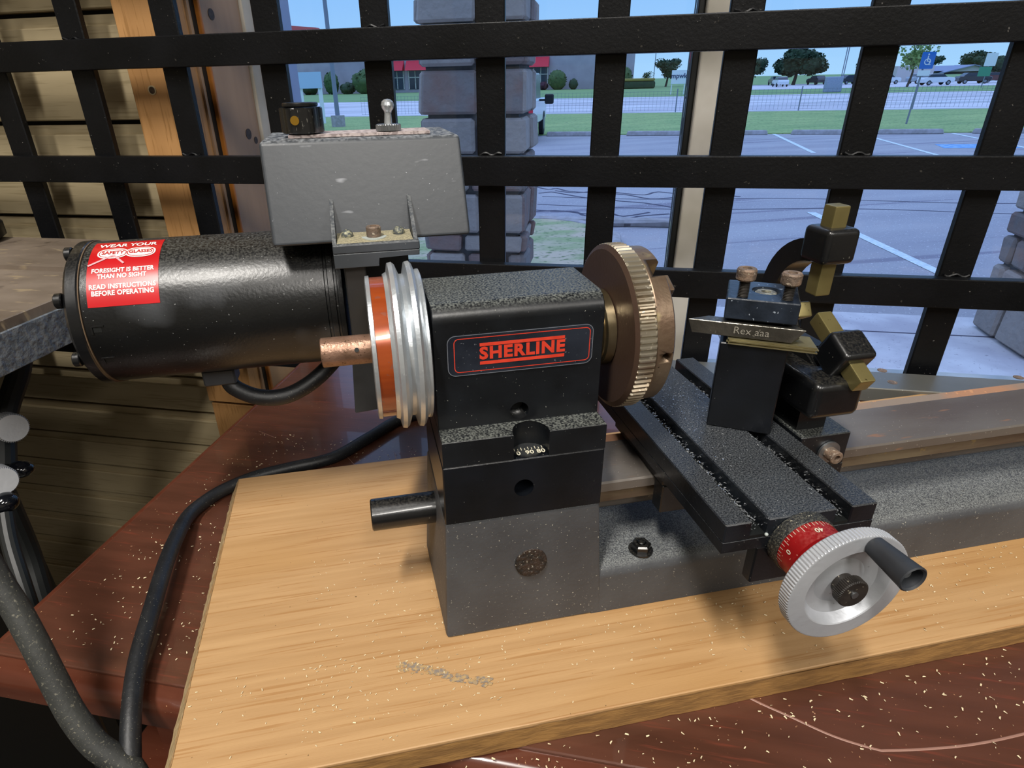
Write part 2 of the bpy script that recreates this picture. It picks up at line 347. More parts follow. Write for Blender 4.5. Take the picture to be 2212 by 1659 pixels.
# wood siding: each course is a board
gz = [.426, .3236, .2201, .1168, .0135, -.0899, -.1431, -.197, -.249, -.301, -.3535, -.406, -.46, -.513, -.566, -.62, -.675, -.73]
gz = [.942, .839, .736, .633, .529]+gz
for k in range(len(gz)-1):
    top, bot = gz[k], gz[k+1]
    b = B(MG); wob = .0
    b.box(-2.38, -.487, .630, .645, bot+.0035, top-.011, .0012, 1)
    b.box(-2.38, -.487, .6345, .645, top-.0125, top-.0012)
    obj('siding_board', b, siding_m, wall_back)
# pine trim at the corner, apron, jamb, bead
tr = empty('trim_1', None, None, gn(-.455, .62, -.113), YAW); tr['kind'] = 'structure'
obj('corner_board', B(MG).box(-.487, -.4225, .616, .640, -.113, CZ-.01, .001, 1), trim_m, tr)
for gg, zz in ((-.463, .252),):
    obj('knot', B(MG).cyl((gg, .6165, zz), (gg, .6155, zz), .0042, seg=20), knot_m, tr)
    obj('knot_ring', B(MG).lathe([(0, .0034), (0, .0046), (.001, .0046), (.001, .0034)], (gg, .6162, zz), (0, -1, 0), 20), siding_m, tr)
t2 = empty('trim_2', None, None, gn(-.4, .625, -.6), YAW); t2['kind'] = 'structure'
obj('apron_board', B(MG).box(-.489, 2.3, .622, .6295, FZ+.02, -.119, .001, 1), trim_m, t2)
t3 = empty('trim_3', None, None, gn(-.42, .68, -.113), YAW); t3['kind'] = 'structure'
obj('jamb_front_strip', B(MG).box(-.430, -.4205, .6405, .6515, -.112, 1.61), jamb_m, t3)
obj('jamb_board', B(MG).box(-.432, -.4175, .6575, .735, -.112, 1.61, .001, 1), jamb_m, t3)
obj('jamb_bead', B(MG).box(-.430, -.4155, .652, .657, -.112, 1.61, .0015, 2), bead_m, t3)
for nn, zz, r in ((.676, .322, .0055), (.708, .203, .006), (.722, .195, .004)):
    obj('knot', B(MG).cyl((-.4178, nn, zz), (-.4171, nn, zz), r, seg=16), knot_m, t3)
# window: frame, mullion, panes, sill
win = empty('window_1', None, None, gn(.5, .77, -.113), YAW); win['kind'] = 'structure'
obj('window_sill', B(MG).box(-.4185, 2.38, .6305, .80, -.1245, -.113, .001, 1), siding_m, win)
obj('frame_post', B(MG).box(-.432, -.4145, .7365, .768, -.112, 1.61, .002, 2), white_wood, win)
obj('frame_outer_post', B(MG).box(-.445, -.419, .7835, .862, -.18, 1.61), ext_frame, win)
obj('gasket', B(MG).box(-.4144, -.4095, .766, .772, -.10, 1.60), gasket, win)
obj('mullion', B(MG).box(.0885, .1115, .742, .815, -.112, 1.61, .003, 3), white_wood, win)
obj('gasket', B(MG).box(.0815, .0883, .752, .790, -.112, 1.61, .001, 1), gasket, win)
obj('frame_bottom', B(MG).box(-.414, 2.38, .755, .785, -.1128, -.085), white_wood, win)
obj('frame_top', B(MG).box(-.414, 2.38, .755, .785, 1.58, 1.615), white_wood, win)
obj('pane', B(MG).box(-.4135, .0812, .768, .771, -.084, 1.578), glass, win, label='clear glass pane left of the white mullion')
obj('pane', B(MG).box(.1118, 2.38, .768, .771, -.084, 1.578), glass, win, label='clear glass pane right of the white mullion')

# ================================================================== security grille
gr = empty('security_grille', 'black painted lattice of flat steel bars in front of the window', 'grille', gn(.0, .585, -.04), YAW)
for zt in (.2971+.1045*2, .2971+.1045, .2971, .1923, .0927, -.009):
    b = B(MG).box(-1.05, 1.5, .5745, .5855, zt-.0262, zt, .0012, 2); obj('horizontal_bar', b, grille_paint, gr)
for k in range(-11, 16):
    x0 = (-.0145+.1012*k)*1.012
    obj('vertical_bar', B(MG).box(x0, x0+.0256, .5858, .5935, -.036, .53, .001, 1), grille_paint, gr)
bw = B(MG)
for k in range(-10, 15):
    x0 = (-.0145+.1012*k)*1.012
    for zt in (.2971, .1923, .0927):
        if (k*7+int(zt*100)) % 3 == 0:
            bw.tube([(x0+.003+i*.0033, .5845, zt+.0008+.0012*math.sin(i*1.7+k)) for i in range(7)], .0012, 6, 2)
obj('weld_bead', bw, grille_paint, gr, kind='stuff')

# ================================================================== mahogany table
tab = empty('mahogany_table', 'dark red mahogany table with a moulded edge standing in the window corner', 'table', gn(.5, .37, FZ), YAW)
TZ = -.0110
obj('tabletop', B(MG).box(-.302, 1.6, .1685, .572, TZ-.022, TZ, .0006, 1), mahog, tab)
prof = [(.1684, TZ-.0018), (.1684, TZ-.021), (.1600, TZ-.021), (.1575, TZ-.0185)]+[(.1640-.0065*math.cos(a*D2R), TZ-.0105+.0085*math.sin(a*D2R)) for a in (0, 20, 40, 60, 80)]
obj('edge_moulding', B(MG).prism(prof, YZ, -.306, 1.6), mahog_edge, tab)
obj('edge_moulding', B(MG).box(-.3065, -.3025, .1687, .572, TZ-.021, TZ-.0012, .001, 2), mahog_edge, tab)
obj('apron', B(MG).box(-.26, 1.5, .205, .225, TZ-.12, TZ-.0221), mahog_edge, tab)
obj('apron', B(MG).box(-.26, -.24, .2252, .53, TZ-.12, TZ-.0221), mahog_edge, tab)
for gg, nn in ((-.25, .215), (-.25, .52), (1.45, .215), (1.45, .52)):
    obj('leg', B(MG).hexa([(gg-.02, nn-.02, FZ), (gg+.02, nn-.02, FZ), (gg+.02, nn+.02, FZ), (gg-.02, nn+.02, FZ), (gg-.03, nn-.03, TZ-.1205), (gg+.03, nn-.03, TZ-.1205), (gg+.03, nn+.03, TZ-.1205), (gg-.03, nn+.03, TZ-.1205)], .002, 1), mahog_edge, tab)
obj('inlay_line', B().tube([(.130, .196, TZ), (.1575, .1645, TZ), (.1698, .1524, TZ), (.1835, .1393, TZ), (.197, .1305, TZ), (.2022, .1288, TZ), (.2184, .126, TZ), (.2397, .1236, TZ), (.2662, .123, TZ), (.32, .124, TZ)], .0006, 6, 6, True, .35), pin_m, tab)
scr = B()
for q in range(26):
    a = random.uniform(-.28, .3); n = random.uniform(.18, .5); p = gn(a, n, TZ); th = random.uniform(0, 3.1); L = random.uniform(.008, .03)
    d = Vector((math.cos(th), math.sin(th), 0))*L; e_ = Vector((-d.y, d.x, 0)).normalized()*.00018
    scr.quad(p-e_+Vector((0, 0, .00012)), p+d-e_+Vector((0, 0, .00012)), p+d+e_+Vector((0, 0, .00012)), p+e_+Vector((0, 0, .00012)))
obj('scratch', scr, pin_m, tab, kind='stuff')

# steel plate on the back of the table, in front of the grille
pl = empty('steel_plate', 'flat grey steel plate with rusty screw holes lying along the grille behind the lathe bed', 'plate', gn(.6, .56, -.010), YAW)
obj('plate_body', B(MG).box(.02, 1.5, .537, .5735, -.0108, .0030, .0008, 1), plate_m, pl)
for gx, nx in ((.2600, .5715), (.2680, .5510), (.3800, .5520), (.3850, .571)):
    pass
for P in ((.4662, .4331), (.4558, .4096), (.5714, .3923)):
    obj('screw_hole', B().cyl((P[0], P[1], .0026), (P[0], P[1], .00318), .0040, seg=20), rust_bolt, pl)
ps = B(MG); ret = []
for i in range(60):
    x = .10+i*.016; y0 = .520+.006*mnoise.noise(Vector((x*30, 0, 0))); ps.ball((x, y0, -.008), .011, 1, (1.1, .9, .7), .5, 90)
obj('plaster_rubble', ps, plaster, pl, kind='stuff', label='crumbly pale plaster along the front edge of the plate', smooth=60)

# ================================================================== pine board under the lathe
bd = empty('pine_board', 'planed pine board with a rough left end under the lathe', 'board', (.1, .27, TZ))
bb = B().hexa([(-.1068, .1645, TZ+.0004), (.78, .1645, TZ+.0004), (.78, .3905, TZ+.0004), (-.1112, .3905, TZ+.0004), (-.1012, .1655, 0), (.78, .1655, 0), (.78, .3895, 0), (-.1050, .3895, 0)], .0004, 1)
obj('board_body', bb, board_m, bd)
eb = B(); n = 70; vs = []
for j in range(2):
    for i in range(n+1):
        y = .1650+(.3890-.1650)*i/n; x = -.1012-.0038*(i/n)-(.0062 if j == 0 else -.0002)-.0006*mnoise.noise(Vector((y*400, j*3., 0)))
        vs.append(eb.bm.verts.new((x, y, TZ+.0006 if j == 0 else .0002)))
for i in range(n): eb.bm.faces.new([vs[i], vs[i+1], vs[n+2+i], vs[n+1+i]])
obj('end_grain', eb, endgrain, bd)
fb = B(); n = 160; vs = []
for j in range(2):
    for i in range(n+1):
        x = -.103+.88*i/n; y = .1642-.0006*mnoise.noise(Vector((x*260, j*2., 1)))-(.0012 if j == 0 else 0); vs.append(fb.bm.verts.new((x, y, TZ+.0003 if j == 0 else -.0003)))
for i in range(n): fb.bm.faces.new([vs[i], vs[i+1], vs[n+2+i], vs[n+1+i]])
obj('front_edge', fb, board_front_m, bd)
sm = B()
for q in range(130):
    t = q/129; x = -.004+.042*t+random.uniform(-.002, .002); y = .2075-.019*t+random.uniform(-.0022, .0022)
    r = random.uniform(.0004, .0013); sm.quad(*[(x+r*1.5*math.cos(a+q), y+r*math.sin(a+q), .00025+q*.000002) for a in (0, 1.4, 3.0, 4.6)])
obj('grey_scuff', sm, mat('grey_scuff', '80756a', .9, 0, 'ac8f62', 600, .42, .6), bd, kind='stuff')

# ================================================================== LATHE
la = empty('metal_lathe', 'small black bench lathe with grey cast base bolted on the pine board', 'lathe', (.1, .25, 0))
# base casting: raised block under the headstock + long low bed foot
base = B()
base.hexa([(.0215, .2182, .0002), (.104, .2182, .0002), (.104, .2895, .0002), (.0195, .2895, .0002), (.0240, .2195, .0716), (.0990, .2195, .0716), (.0990, .2865, .0716), (.0236, .2865, .0716)], .0015, 2)
lowp = [(.2184, .0002), (.2906, .0002), (.2890, .0265), (.2860, .0290)]+[(.2262-.0068*math.sin(a*D2R), .0222+.0068*math.cos(a*D2R)) for a in (0, 22, 45, 68, 86)]
base.prism(lowp, YZ, .0985, .72)
bobj = obj('base_casting', base, cast_gray, la)
obj('base_plug', B().cyl((.0650, .2189, .0425), (.0650, .2176, .0427), .0080, seg=32, bev=.0007), mat('plug_rusty_black', '1c1815', .6, .2, '33261e', 300, .4, .6, specks=[('8a8478', 900, .64)], bump=.5, bs=600), la)
obj('hex_nut', B().lathe([(0, 0), (0, .0052), (.0042, .0052), (.0050, .0044), (.0050, .0026), (.0034, .0024), (.0034, 0)], (.1285, .2290, .0289), (0, 0, 1), 6), black_paint, la)
obj('nut_stud', B().cyl((.1285, .2290, .030), (.1285, .2290, .0346), .0019, seg=16, bev=.0004), black_paint, la)
obj('nut_washer', B().cyl((.1285, .2290, .0288), (.1285, .2290, .0296), .0064, seg=28), black_paint, la)
# second nut far right
obj('hex_nut', B().lathe([(0, 0), (0, .0052), (.0042, .0052), (.0050, .0044), (.0050, 0)], (.560, .2450, .0289), (0, 0, 1), 6), black_paint, la)
# bed
bedp = [(.2350, .0605), (.2716, .0605), (.2702, .0680), (.2702, .0700), (.2688, .0722), (.2360, .0722), (.2336, .0705), (.2336, .0675), (.2356, .0665)]
obj('bed_rail', B().prism([(.2336, .0668), (.2706, .0668), (.2706, .0718), (.2696, .0724), (.2346, .0724), (.2336, .0716)], YZ, .0995, .70), steel, la)
obj('bed_web', B().box(.0995, .70, .2352, .2690, .0595, .0667), bed_side, la)
obj('bed_back_rail', B().hexa([(.0995, .2708, .066), (.70, .2708, .066), (.70, .2775, .066), (.0995, .2775, .066), (.0995, .2708, .0700), (.70, .2708, .0700), (.70, .2775, .0722), (.0995, .2775, .0722)], .0004, 1), rust_steel, la)
for xx in (.56,): obj('bed_post', B().cyl((xx, .2520, .0285), (xx, .2520, .0594), .006, seg=20), steel, la)
obj('leadscrew', B().cyl((.10, .2520, .046), (.70, .2520, .046), .0032, seg=14), steel, la)
# riser + headstock
riser = obj('riser_block', B().box(.0241, .0988, .2190, .2862, .0718, .1030, .0005, 1), black_front, la)
cut(riser, [B().cyl((.0610, .212, .0872), (.0610, .232, .0872), .0046, seg=28)])
notch = [(.0560, .2187), (.0244, .2187), (.0244, .2830), (.0987, .2830), (.0987, .2187), (.0722, .2187)]+[(.0641+.0081*math.cos(a*D2R), .2215+.0081*math.sin(a*D2R)) for a in range(0, 181, 15)]
hb = B().prism(notch, XY, .1033, .1161, .0003, 1)
obj('headstock_flange', hb, black_anod, la)
hp = [(.2302, .1030)]+[(.2302+.0075-.0075*math.cos(a*D2R), .1653+.0075*math.sin(a*D2R)) for a in range(0, 91, 10)]+[(.2712+.0075*math.sin(a*D2R), .1653+.0075*math.cos(a*D2R)) for a in range(0, 91, 10)]+[(.2787, .1030)]
hs = B().prism(hp[:1]+hp[1:], YZ, .0246, .0985, .0004, 1)
head = obj('headstock', hs, black_anod, la, smooth=25)
cut(head, [B().cyl((.0614, .220, .1214), (.0614, .245, .1214), .0043, seg=28), B().cyl((.0641, .2215, .10), (.0641, .2215, .11615), .0081, seg=36), B().cyl((.09, .255, .1478), (.11, .255, .1478), .0120, seg=48)])
obj('hole_screw', B().cyl((.0614, .2380, .1214), (.0614, .2400, .1214), .0034, seg=20), black_paint, la)
# degree scale in the notch
obj('degree_scale', B().lathe([(.0001, 0), (.0001, .0078), (.0010, .0078), (.0012, .0060), (.0012, 0)], (.0641, .2272, .1031), (0, 0, 1), 36), mat('scale_disc', '202224', .5, 0, '2c2e2e', 500), la)
for s_, xo in (('90', 0), ('0', -.0052), ('80', .0052)):
    text('scale_number', s_, .0040, paint_w, la, (lambda xo: lambda u, v, w_: Vector((.0641+xo+u, .2215+v, .10450+w_)))(xo), .00005)
tk = B()
for i in range(-4, 5): tk.box(.0641+i*.0016-.00015, .0641+i*.0016+.00015, .2238, .2238+(.0020 if i % 2 == 0 else .0012), .1044, .1046)
obj('scale_ticks', tk, paint_w, la, kind='stuff')
# name plate
yf = .2301
npl = obj('name_plate', B().prism(rounded(.0300, .0938, .1418, .1602, .0035), XZ, yf-.0004, yf-.00005), sticker_bk, la, label='black foil name plate with red lettering')
def frame(x0, x1, z0, z1, r, t, y):
    b = B(); O = rounded(x0, x1, z0, z1, r); I = rounded(x0+t, x1-t, z0+t, z1-t, r-t); n = len(O)
    vo = [b.bm.verts.new((u, y, v)) for u, v in O]; vi = [b.bm.verts.new((u, y, v)) for u, v in I]
    for i in range(n): b.bm.faces.new([vo[i], vo[(i+1) % n], vi[(i+1) % n], vi[i]])
    return b
obj('plate_edge', frame(.0300, .0938, .1418, .1602, .0035, .0003, yf-.00045), mat('plate_rim', '6c7078', .4), npl)
obj('plate_border', frame(.0328, .0925, .1433, .1588, .0022, .00035, yf-.00046), red_ink, npl)
obj('plate_bar', B().box(.0438, .0810, yf-.00055, yf-.00041, .1546, .1560), red_ink, npl)
obj('plate_bar', B().box(.0438, .0810, yf-.00055, yf-.00041, .1462, .1476), red_ink, npl)
text('plate_lettering', 'SHERLINE', .0072, red_ink, npl, lambda u, v, w_: Vector((.0624+u, yf-.0005-w_, .1511+v*1.04)), .00030, .00005, sx=1.09, gap=1.13)
# spindle, tube, pulley, chuck
SY, SZ = .255, .1478
obj('drawbar_tube', (lambda b: b)(B().lathe([(0, .0050), (.0002, .0050), (0, .0062), (.0004, .0066), (.036, .0066), (.036, 0)], (-.0225, SY, SZ), (1, 0, 0), 40)), copper, la)
obj('tube_pin_hole', B().cyl((-.0070, SY-.0061, SZ+.0024), (-.0070, SY-.0066, SZ+.0026), .0010, seg=16), gasket, la)
obj('tube_bore', B().cyl((-.0221, SY, SZ), (-.0219, SY, SZ), .0050, seg=24), gasket, la)
P0 = (-.0008, SY, SZ)
obj('pulley_rim', B().lathe([(0, 0), (0, .0300), (.0004, .0318), (.0020, .0320), (.0022, .0312), (.0022, 0)], P0, (1, 0, 0), 96), alu, la)
obj('pulley_band', B().lathe([(.0022, .0290), (.0022, .0312), (.0080, .0312), (.0080, .0290)], P0, (1, 0, 0), 96), orange_m, la, label='orange lacquered band')
obj('belt_pulley', B().lathe([(.0080, .0), (.0080, .0322), (.0096, .0330), (.0104, .0368), (.0122, .0372), (.0134, .0362), (.0150, .0318), (.0166, .0318), (.0178, .0368), (.0196, .0372), (.0206, .0362), (.0218, .0330), (.0226, .0335), (.0236, .0335), (.0240, .0325), (.0240, 0)], P0, (1, 0, 0), 96), alu, la)
CX = .1085
obj('spindle_nose', B().lathe([(0, .0118), (.0, .0170), (.0020, .0176), (.0028, .0168), (.0036, .0178), (.0046, .0170), (.0056, .0180), (.0095, .0182), (.0104, .0150)], (.0986, SY, SZ), (1, 0, 0), 64), gold_thr, la)
obj('chuck_back_face', B().lathe([(.0, .0130), (0, .0362), (.0012, .0384), (.0012, .0130)], (CX, SY, SZ), (1, 0, 0), 96), bronze_face, la)
obj('chuck_scroll_ring', B().lathe([(.0012, .0200), (.0012, .0380), (.0018, .0388), (.0086, .0388), (.0092, .0380), (.0092, .0200)], (CX, SY, SZ), (1, 0, 0), 96, rib=(2, 3, .0012, 84)), knurl_m, la)
cb = obj('chuck_body', B().lathe([(.0092, 0), (.0092, .0362), (.0104, .0368), (.0176, .0366), (.0188, .0350), (.0188, 0)], (CX, SY, SZ), (1, 0, 0), 96), bronze, la)
cuts = []
for a in (118, 238, -2):
    R = Matrix.Translation((0, SY, SZ)) @ Matrix.Rotation(a*D2R, 4, 'X'); cuts.append(B(R).box(CX+.0122, CX+.03, .010, .045, -.0050, .0050))
for a in (183,):
    R = Matrix.Translation((0, SY, SZ)) @ Matrix.Rotation(a*D2R, 4, 'X'); cuts.append(B(R).cyl((CX+.0146, .028, 0), (CX+.0146, .045, 0), .0022, seg=24))
cut(cb, cuts)
for a in (118, 238, -2):
    R = Matrix.Translation((0, SY, SZ)) @ Matrix.Rotation(a*D2R, 4, 'X')
    obj('chuck_jaw', B(R).box(CX+.0124, CX+.026, .007, .027, -.0047, .0047, .0006, 1), bronze, la)
# leadscrew stub at the left of the base
obj('leadscrew_bar', B().cyl((-.0098, .256, .0549), (.0247, .256, .0549), .0082, seg=40, bev=.0006), black_paint, la)

# motor
MY, MZ, MR = .3506, .144, .0380
mo = obj('motor', B().lathe([(0, 0), (0, .0372), (.0010, .0380), (.118, .0380), (.1184, .0374), (.1196, .0374), (.1200, .0380), (.1228, .0380), (.1232, .0372), (.1242, .0372), (.1246, .0380), (.1270, .0378), (.1275, .036), (.1275, 0)], (-.1395, MY, MZ), (1, 0, 0), 96), mat('motor_black', '0a0b0c', .32, 0, '131415', 20, specks=[('8b8d8c', 700, .725), ('3f4144', 24, .64, None, .15)], dust=('65645d', .45, 900), bump=.06, bs=600), la)
obj('motor_end_cap', B().lathe([(0, 0), (0, .0300), (.0010, .0362), (.0030, .0386), (.0078, .0388), (.0086, .0382), (.0086, 0)], (-.1480, MY, MZ), (1, 0, 0), 96), black_paint, mo)
obj('cap_seam', B().lathe([(0, .0376), (0, .0385), (.0005, .0385), (.0005, .0376)], (-.1394, MY, MZ), (1, 0, 0), 96), mat('dusty_seam', '5c4a36', .8), mo)
for a in (150, 205, 262, 95, 40, -20):
    cy = MY+.0335*math.cos(a*D2R); cz = MZ+.0335*math.sin(a*D2R)
    obj('cap_bolt', B().cyl((-.1515, cy, cz), (-.1478, cy, cz), .0038, seg=20, bev=.0005), black_paint, mo)
def cylmap(x, ang, r=MR):   # angle measured from the side that faces the room, upwards
    a = ang*D2R; return Vector((x, MY-math.cos(a)*r, MZ+math.sin(a)*r))
for ang in (5, -22):
    b = B(); rr = MR+.0006
    for (x0, x1, a0, a1) in ((-.1362, -.1300, ang+2.2, ang+3.2), (-.1362, -.1352, ang-3.2, ang+3.2)):
        b.hexa([cylmap(x0, a0, MR-.001), cylmap(x1, a0, MR-.001), cylmap(x1, a1, MR-.001), cylmap(x0, a1, MR-.001), cylmap(x0, a0, rr), cylmap(x1, a0, rr), cylmap(x1, a1, rr), cylmap(x0, a1, rr)])
    obj('vent_lip', b, black_paint, mo)
    b = B(); b.hexa([cylmap(-.1350, ang-2, MR-.001), cylmap(-.1312, ang-2, MR-.001), cylmap(-.1312, ang+2, MR-.001), cylmap(-.1350, ang+2, MR-.001), cylmap(-.1350, ang-2, MR+.00015), cylmap(-.1312, ang-2, MR+.00015), cylmap(-.1312, ang+2, MR+.00015), cylmap(-.1350, ang+2, MR+.00015)])
    obj('vent_slot', b, brass if ang == 3 else gasket, mo)
# safety sticker
st = B(); xs = [-.1353+.0333*i/12 for i in range(13)]; an = [21.5+64.8*j/24 for j in range(25)]
V = [[st.bm.verts.new(cylmap(x, a, MR+.00022)) for a in an] for x in xs]
for i in range(12):
    for j in range(24): st.bm.faces.new([V[i][j], V[i+1][j], V[i+1][j+1], V[i][j+1]])
sk = obj('safety_sticker', st, red_st, mo, label='red warning sticker with white lettering')
XC = (-.1353-.1020)/2; dA = 1/(MR*D2R)
def smap(x0, a0, lift=.0004): return lambda u, v, w_: cylmap(x0+u, a0+v*dA, MR+lift+max(w_, 0))
text('sticker_lettering', 'WEAR YOUR', .0048, white_ink, sk, smap(XC, 78.2), .00012, 0, sx=.98)
for sx_ in (-1, 1):     # goggles
    b = B(); cx_ = XC+sx_*.0066+.0006; n = 28; c = b.bm.verts.new(cylmap(cx_, 67.2, MR+.00045)); ring = []
    for i in range(n):
        a = 2*math.pi*i/n; ring.append(b.bm.verts.new(cylmap(cx_+.0072*math.copysign(abs(math.cos(a))**.8, math.cos(a)), 67.2+.0040*dA*math.copysign(abs(math.sin(a))**.8, math.sin(a)), MR+.00045)))
    for i in range(n): b.bm.faces.new([c, ring[i], ring[(i+1) % n]])
    obj('goggle_lens', b, white_ink, sk)
    b = B(); O, I = [], []
    for i in range(n):
        a = 2*math.pi*i/n; cxx = math.copysign(abs(math.cos(a))**.8, math.cos(a)); sn = math.copysign(abs(math.sin(a))**.8, math.sin(a))
        O.append(b.bm.verts.new(cylmap(cx_+.0065*cxx, 67.2+.0033*dA*sn, MR+.0005))); I.append(b.bm.verts.new(cylmap(cx_+.0061*cxx, 67.2+.0029*dA*sn, MR+.0005)))
    for i in range(n): b.bm.faces.new([O[i], O[(i+1) % n], I[(i+1) % n], I[i]])
    obj('goggle_rim', b, red_st, sk)
text('sticker_lettering', 'SAFETY', .0036, red_st, sk, smap(XC-.0060, 67.6, .0006), .00010, 0, sx=.88)
text('sticker_lettering', 'GLASSES', .0034, red_st, sk, smap(XC+.0072, 67.6, .0006), .00010, 0, sx=.88)
b = B()
for p, q in (((-.1350, 54.5), (-.1240, 64.5)), ((-.1240, 64.5), (-.1185, 55.5))):
    u = Vector((q[0]-p[0], (q[1]-p[1])/dA)); nrm = Vector((-u.y, u.x)).normalized()*.0005
    b.quad(*[cylmap(X, A, MR+.00065) for X, A in ((p[0]-nrm.x, p[1]-nrm.y*dA), (q[0]-nrm.x, q[1]-nrm.y*dA), (q[0]+nrm.x, q[1]+nrm.y*dA), (p[0]+nrm.x, p[1]+nrm.y*dA))])
obj('goggle_strap', b, mat('pink_print', 'd89aa0', .5), sk)
text('sticker_lettering', 'FORESIGHT IS BETTER', .0034, white_ink, sk, smap(XC, 49.6), .00012, 0, sx=.84, gap=1.04)
text('sticker_lettering', 'THAN NO SIGHT', .0034, white_ink, sk, smap(XC-.0003, 44.6), .00012, 0, sx=.84, gap=1.04)
text('sticker_lettering', 'READ INSTRUCTIONS', .0034, white_ink, sk, smap(XC, 36.4), .00012, 0, sx=.90, gap=1.04)
text('sticker_lettering', 'BEFORE OPERATING', .0034, white_ink, sk, smap(XC, 31.4), .00012, 0, sx=.90, gap=1.04)
# speed control box on the motor
bx = B().hexa([(-.0432, .3105, .1825), (.0560, .3105, .1825), (.0560, .372, .1825), (-.0432, .372, .1825), (-.0440, .3265, .2298), (.0546, .3265, .2298), (.0500, .361, .2318), (-.0420, .361, .2318)], .0022, 3)
cbx = obj('control_box', bx, box_plastic, la)
obj('box_label_plate', B().box(-.0300, .0400, .3320, .3560, .2304, .2318), mat('pinkish_label', 'bdb0ad', .6, 0, '8f8280', 400, .45, .55), cbx)
kn = B(); poly = []
for i in range(48):
    a = 2*math.pi*i/48; r = .0098+.0006*math.cos(6*a); poly.append((-.0228+r*math.cos(a), .3400+r*math.sin(a)))
kn.prism(poly, XY, .2324, .2440, .0005, 1)
obj('speed_knob', kn, mat('bakelite_black', '0d0e0f', .25, 0, '17181a', 100, specks=[('77756c', 500, .70, (4, 4, .6))], coat=.4), cbx)
obj('knob_cap', B().cyl((-.0228, .3400, .2442), (-.0228, .3400, .2462), .0086, seg=36, bev=.0005), black_paint, cbx)
obj('knob_screw', B().cyl((-.0255, .3303, .2385), (-.0256, .3294, .2385), .0021, seg=20), gold_screw, cbx)
obj('switch_nut', B().lathe([(0, 0), (0, .0064), (.0026, .0064), (.0030, .0058), (.0030, 0)], (.0195, .3380, .2322), (0, 0, 1), rib=(1, 2, .0004, 32)), zinc, cbx)
obj('toggle_switch', B().lathe([(0, .0), (0, .0021), (.0058, .0017), (.0070, .0020), (.0082, .0029), (.0096, .0033), (.0112, .0029), (.0122, .0018), (.0126, 0)], (.0195, .3380, .2342), (.04, 0, 1), 28), alu, cbx)
# belt guard bracket in front of the box
br = B().box(-.0137, .0272, .2900, .3100, .1822, .1862, .0004, 1)
br.prism([(-.0137, .1752), (.0072, .1752), (.0072, .1795), (.0268, .1795), (.0270, .1821), (-.0137, .1821)], XZ, .2900, .2935, .0003, 1)
bk = obj('guard_bracket', br, bracket_m, la)
obj('gusset', B().prism([(.2920, .1863), (.3245, .2075), (.3105, .1863)], YZ, -.0137, -.0119), bracket_m, bk)
obj('gusset', B().prism([(.2920, .1863), (.3250, .2085), (.3105, .1863)], YZ, .0247, .0265), bracket_m, bk)
obj('centre_bolt', B().lathe([(0, 0), (0, .0035), (.0045, .0036), (.0050, .0031), (.0050, .0016), (.0030, .0015), (.0030, 0)], (.0062, .3010, .1872), (0, 0, 1), 28), rust_bolt, bk)
obj('bolt_washer', B().cyl((.0062, .3010, .1864), (.0062, .3010, .1872), .0060, seg=32), white_plastic, bk)
for xx in (-.0066, .0185): obj('round_screw', B().ball((xx, .3040, .1876), .0030, 3, (1, 1, 1.05)), mat('dusty_screw', '4a4f50', .6, .2, '9a987e', 700, .45, .6), bk)
obj('sawdust', B().hexa([(-.0117, .2935, .1863), (.0245, .2935, .1863), (.0245, .3100, .1863), (-.0117, .3100, .1863), (-.0115, .296, .1868), (.0243, .296, .1868), (.0243, .3098, .1878), (-.0115, .3098, .1878)]), mat('sawdust', 'a89f80', .95, 0, '8a8570', 900, bump=.8, bs=900), bk, kind='stuff')
obj('guard_arm', B().box(-.0096, .0006, .2935, .3010, .100, .1820, .0006, 1), mat('guard_black', '2a2a2b', .4, 0, '38332c', 20), bk)
obj('guard_lug', B().hexa([(-.0130, .292, .0955), (.0004, .292, .0965), (.0004, .308, .0965), (-.0130, .308, .0955), (-.0112, .292, .126), (.0002, .292, .127), (.0002, .308, .127), (-.0112, .308, .126)], .0008, 2), mat('lug_black', '26282a', .5, 0, '303234', 60, dust=('808078', .4, 700)), bk)
obj('guard_stud', B().cyl((.0004, .300, .1195), (.0250, .300, .1195), .0026, seg=16), steel, bk)
obj('guard_stud', B().cyl((.0004, .300, .1105), (.0250, .300, .1105), .0026, seg=16), steel, bk)
obj('motor_mount', B().box(-.0105, .0230, .3120, .386, .108, .1805, .001, 1), gasket, la)
obj('mount_web', B().box(.0275, .095, .279, .300, .110, .160, .001, 1), black_paint, la)
# saddle + cross slide
obj('saddle', B().box(.1330, .1960, .2240, .2840, .0727, .0792, .0006, 1).box(.1335, .1955, .2240, .2332, .0560, .0726, .0006, 1), black_anod, la)
slide_bk = mat('slide_black', '0f1114', .30, 0, '181b20', 60, specks=[('8f9088', 1100, .715)], dust=('85898c', .28, 1500), bump=.04, bs=500)
csl = obj('cross_slide', B().box(.1300, .1990, .1680, .3200, .0796, .0850, .0001, 1), slide_bk, la)
CT = .0940
for nm, x0, x1 in (('slide_side_strip', .1300, .1418), ('slide_deck', .1490, .1802), ('slide_side_strip', .1870, .1990)):
    obj(nm, B().box(x0, x1, .1680, .3200, .0850, CT, .0005, 1), mat('slide_top', '14171c', .3, .1, '1e2329', 50, .35, .65, specks=[('a8acb0', 900, .715)], dust=('8a8e92', .35, 1500), bump=.06, bs=500) if nm == 'slide_deck' else slide_bk, csl)
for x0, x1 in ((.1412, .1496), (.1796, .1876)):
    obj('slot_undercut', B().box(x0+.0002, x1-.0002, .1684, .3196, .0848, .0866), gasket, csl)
ch = B()
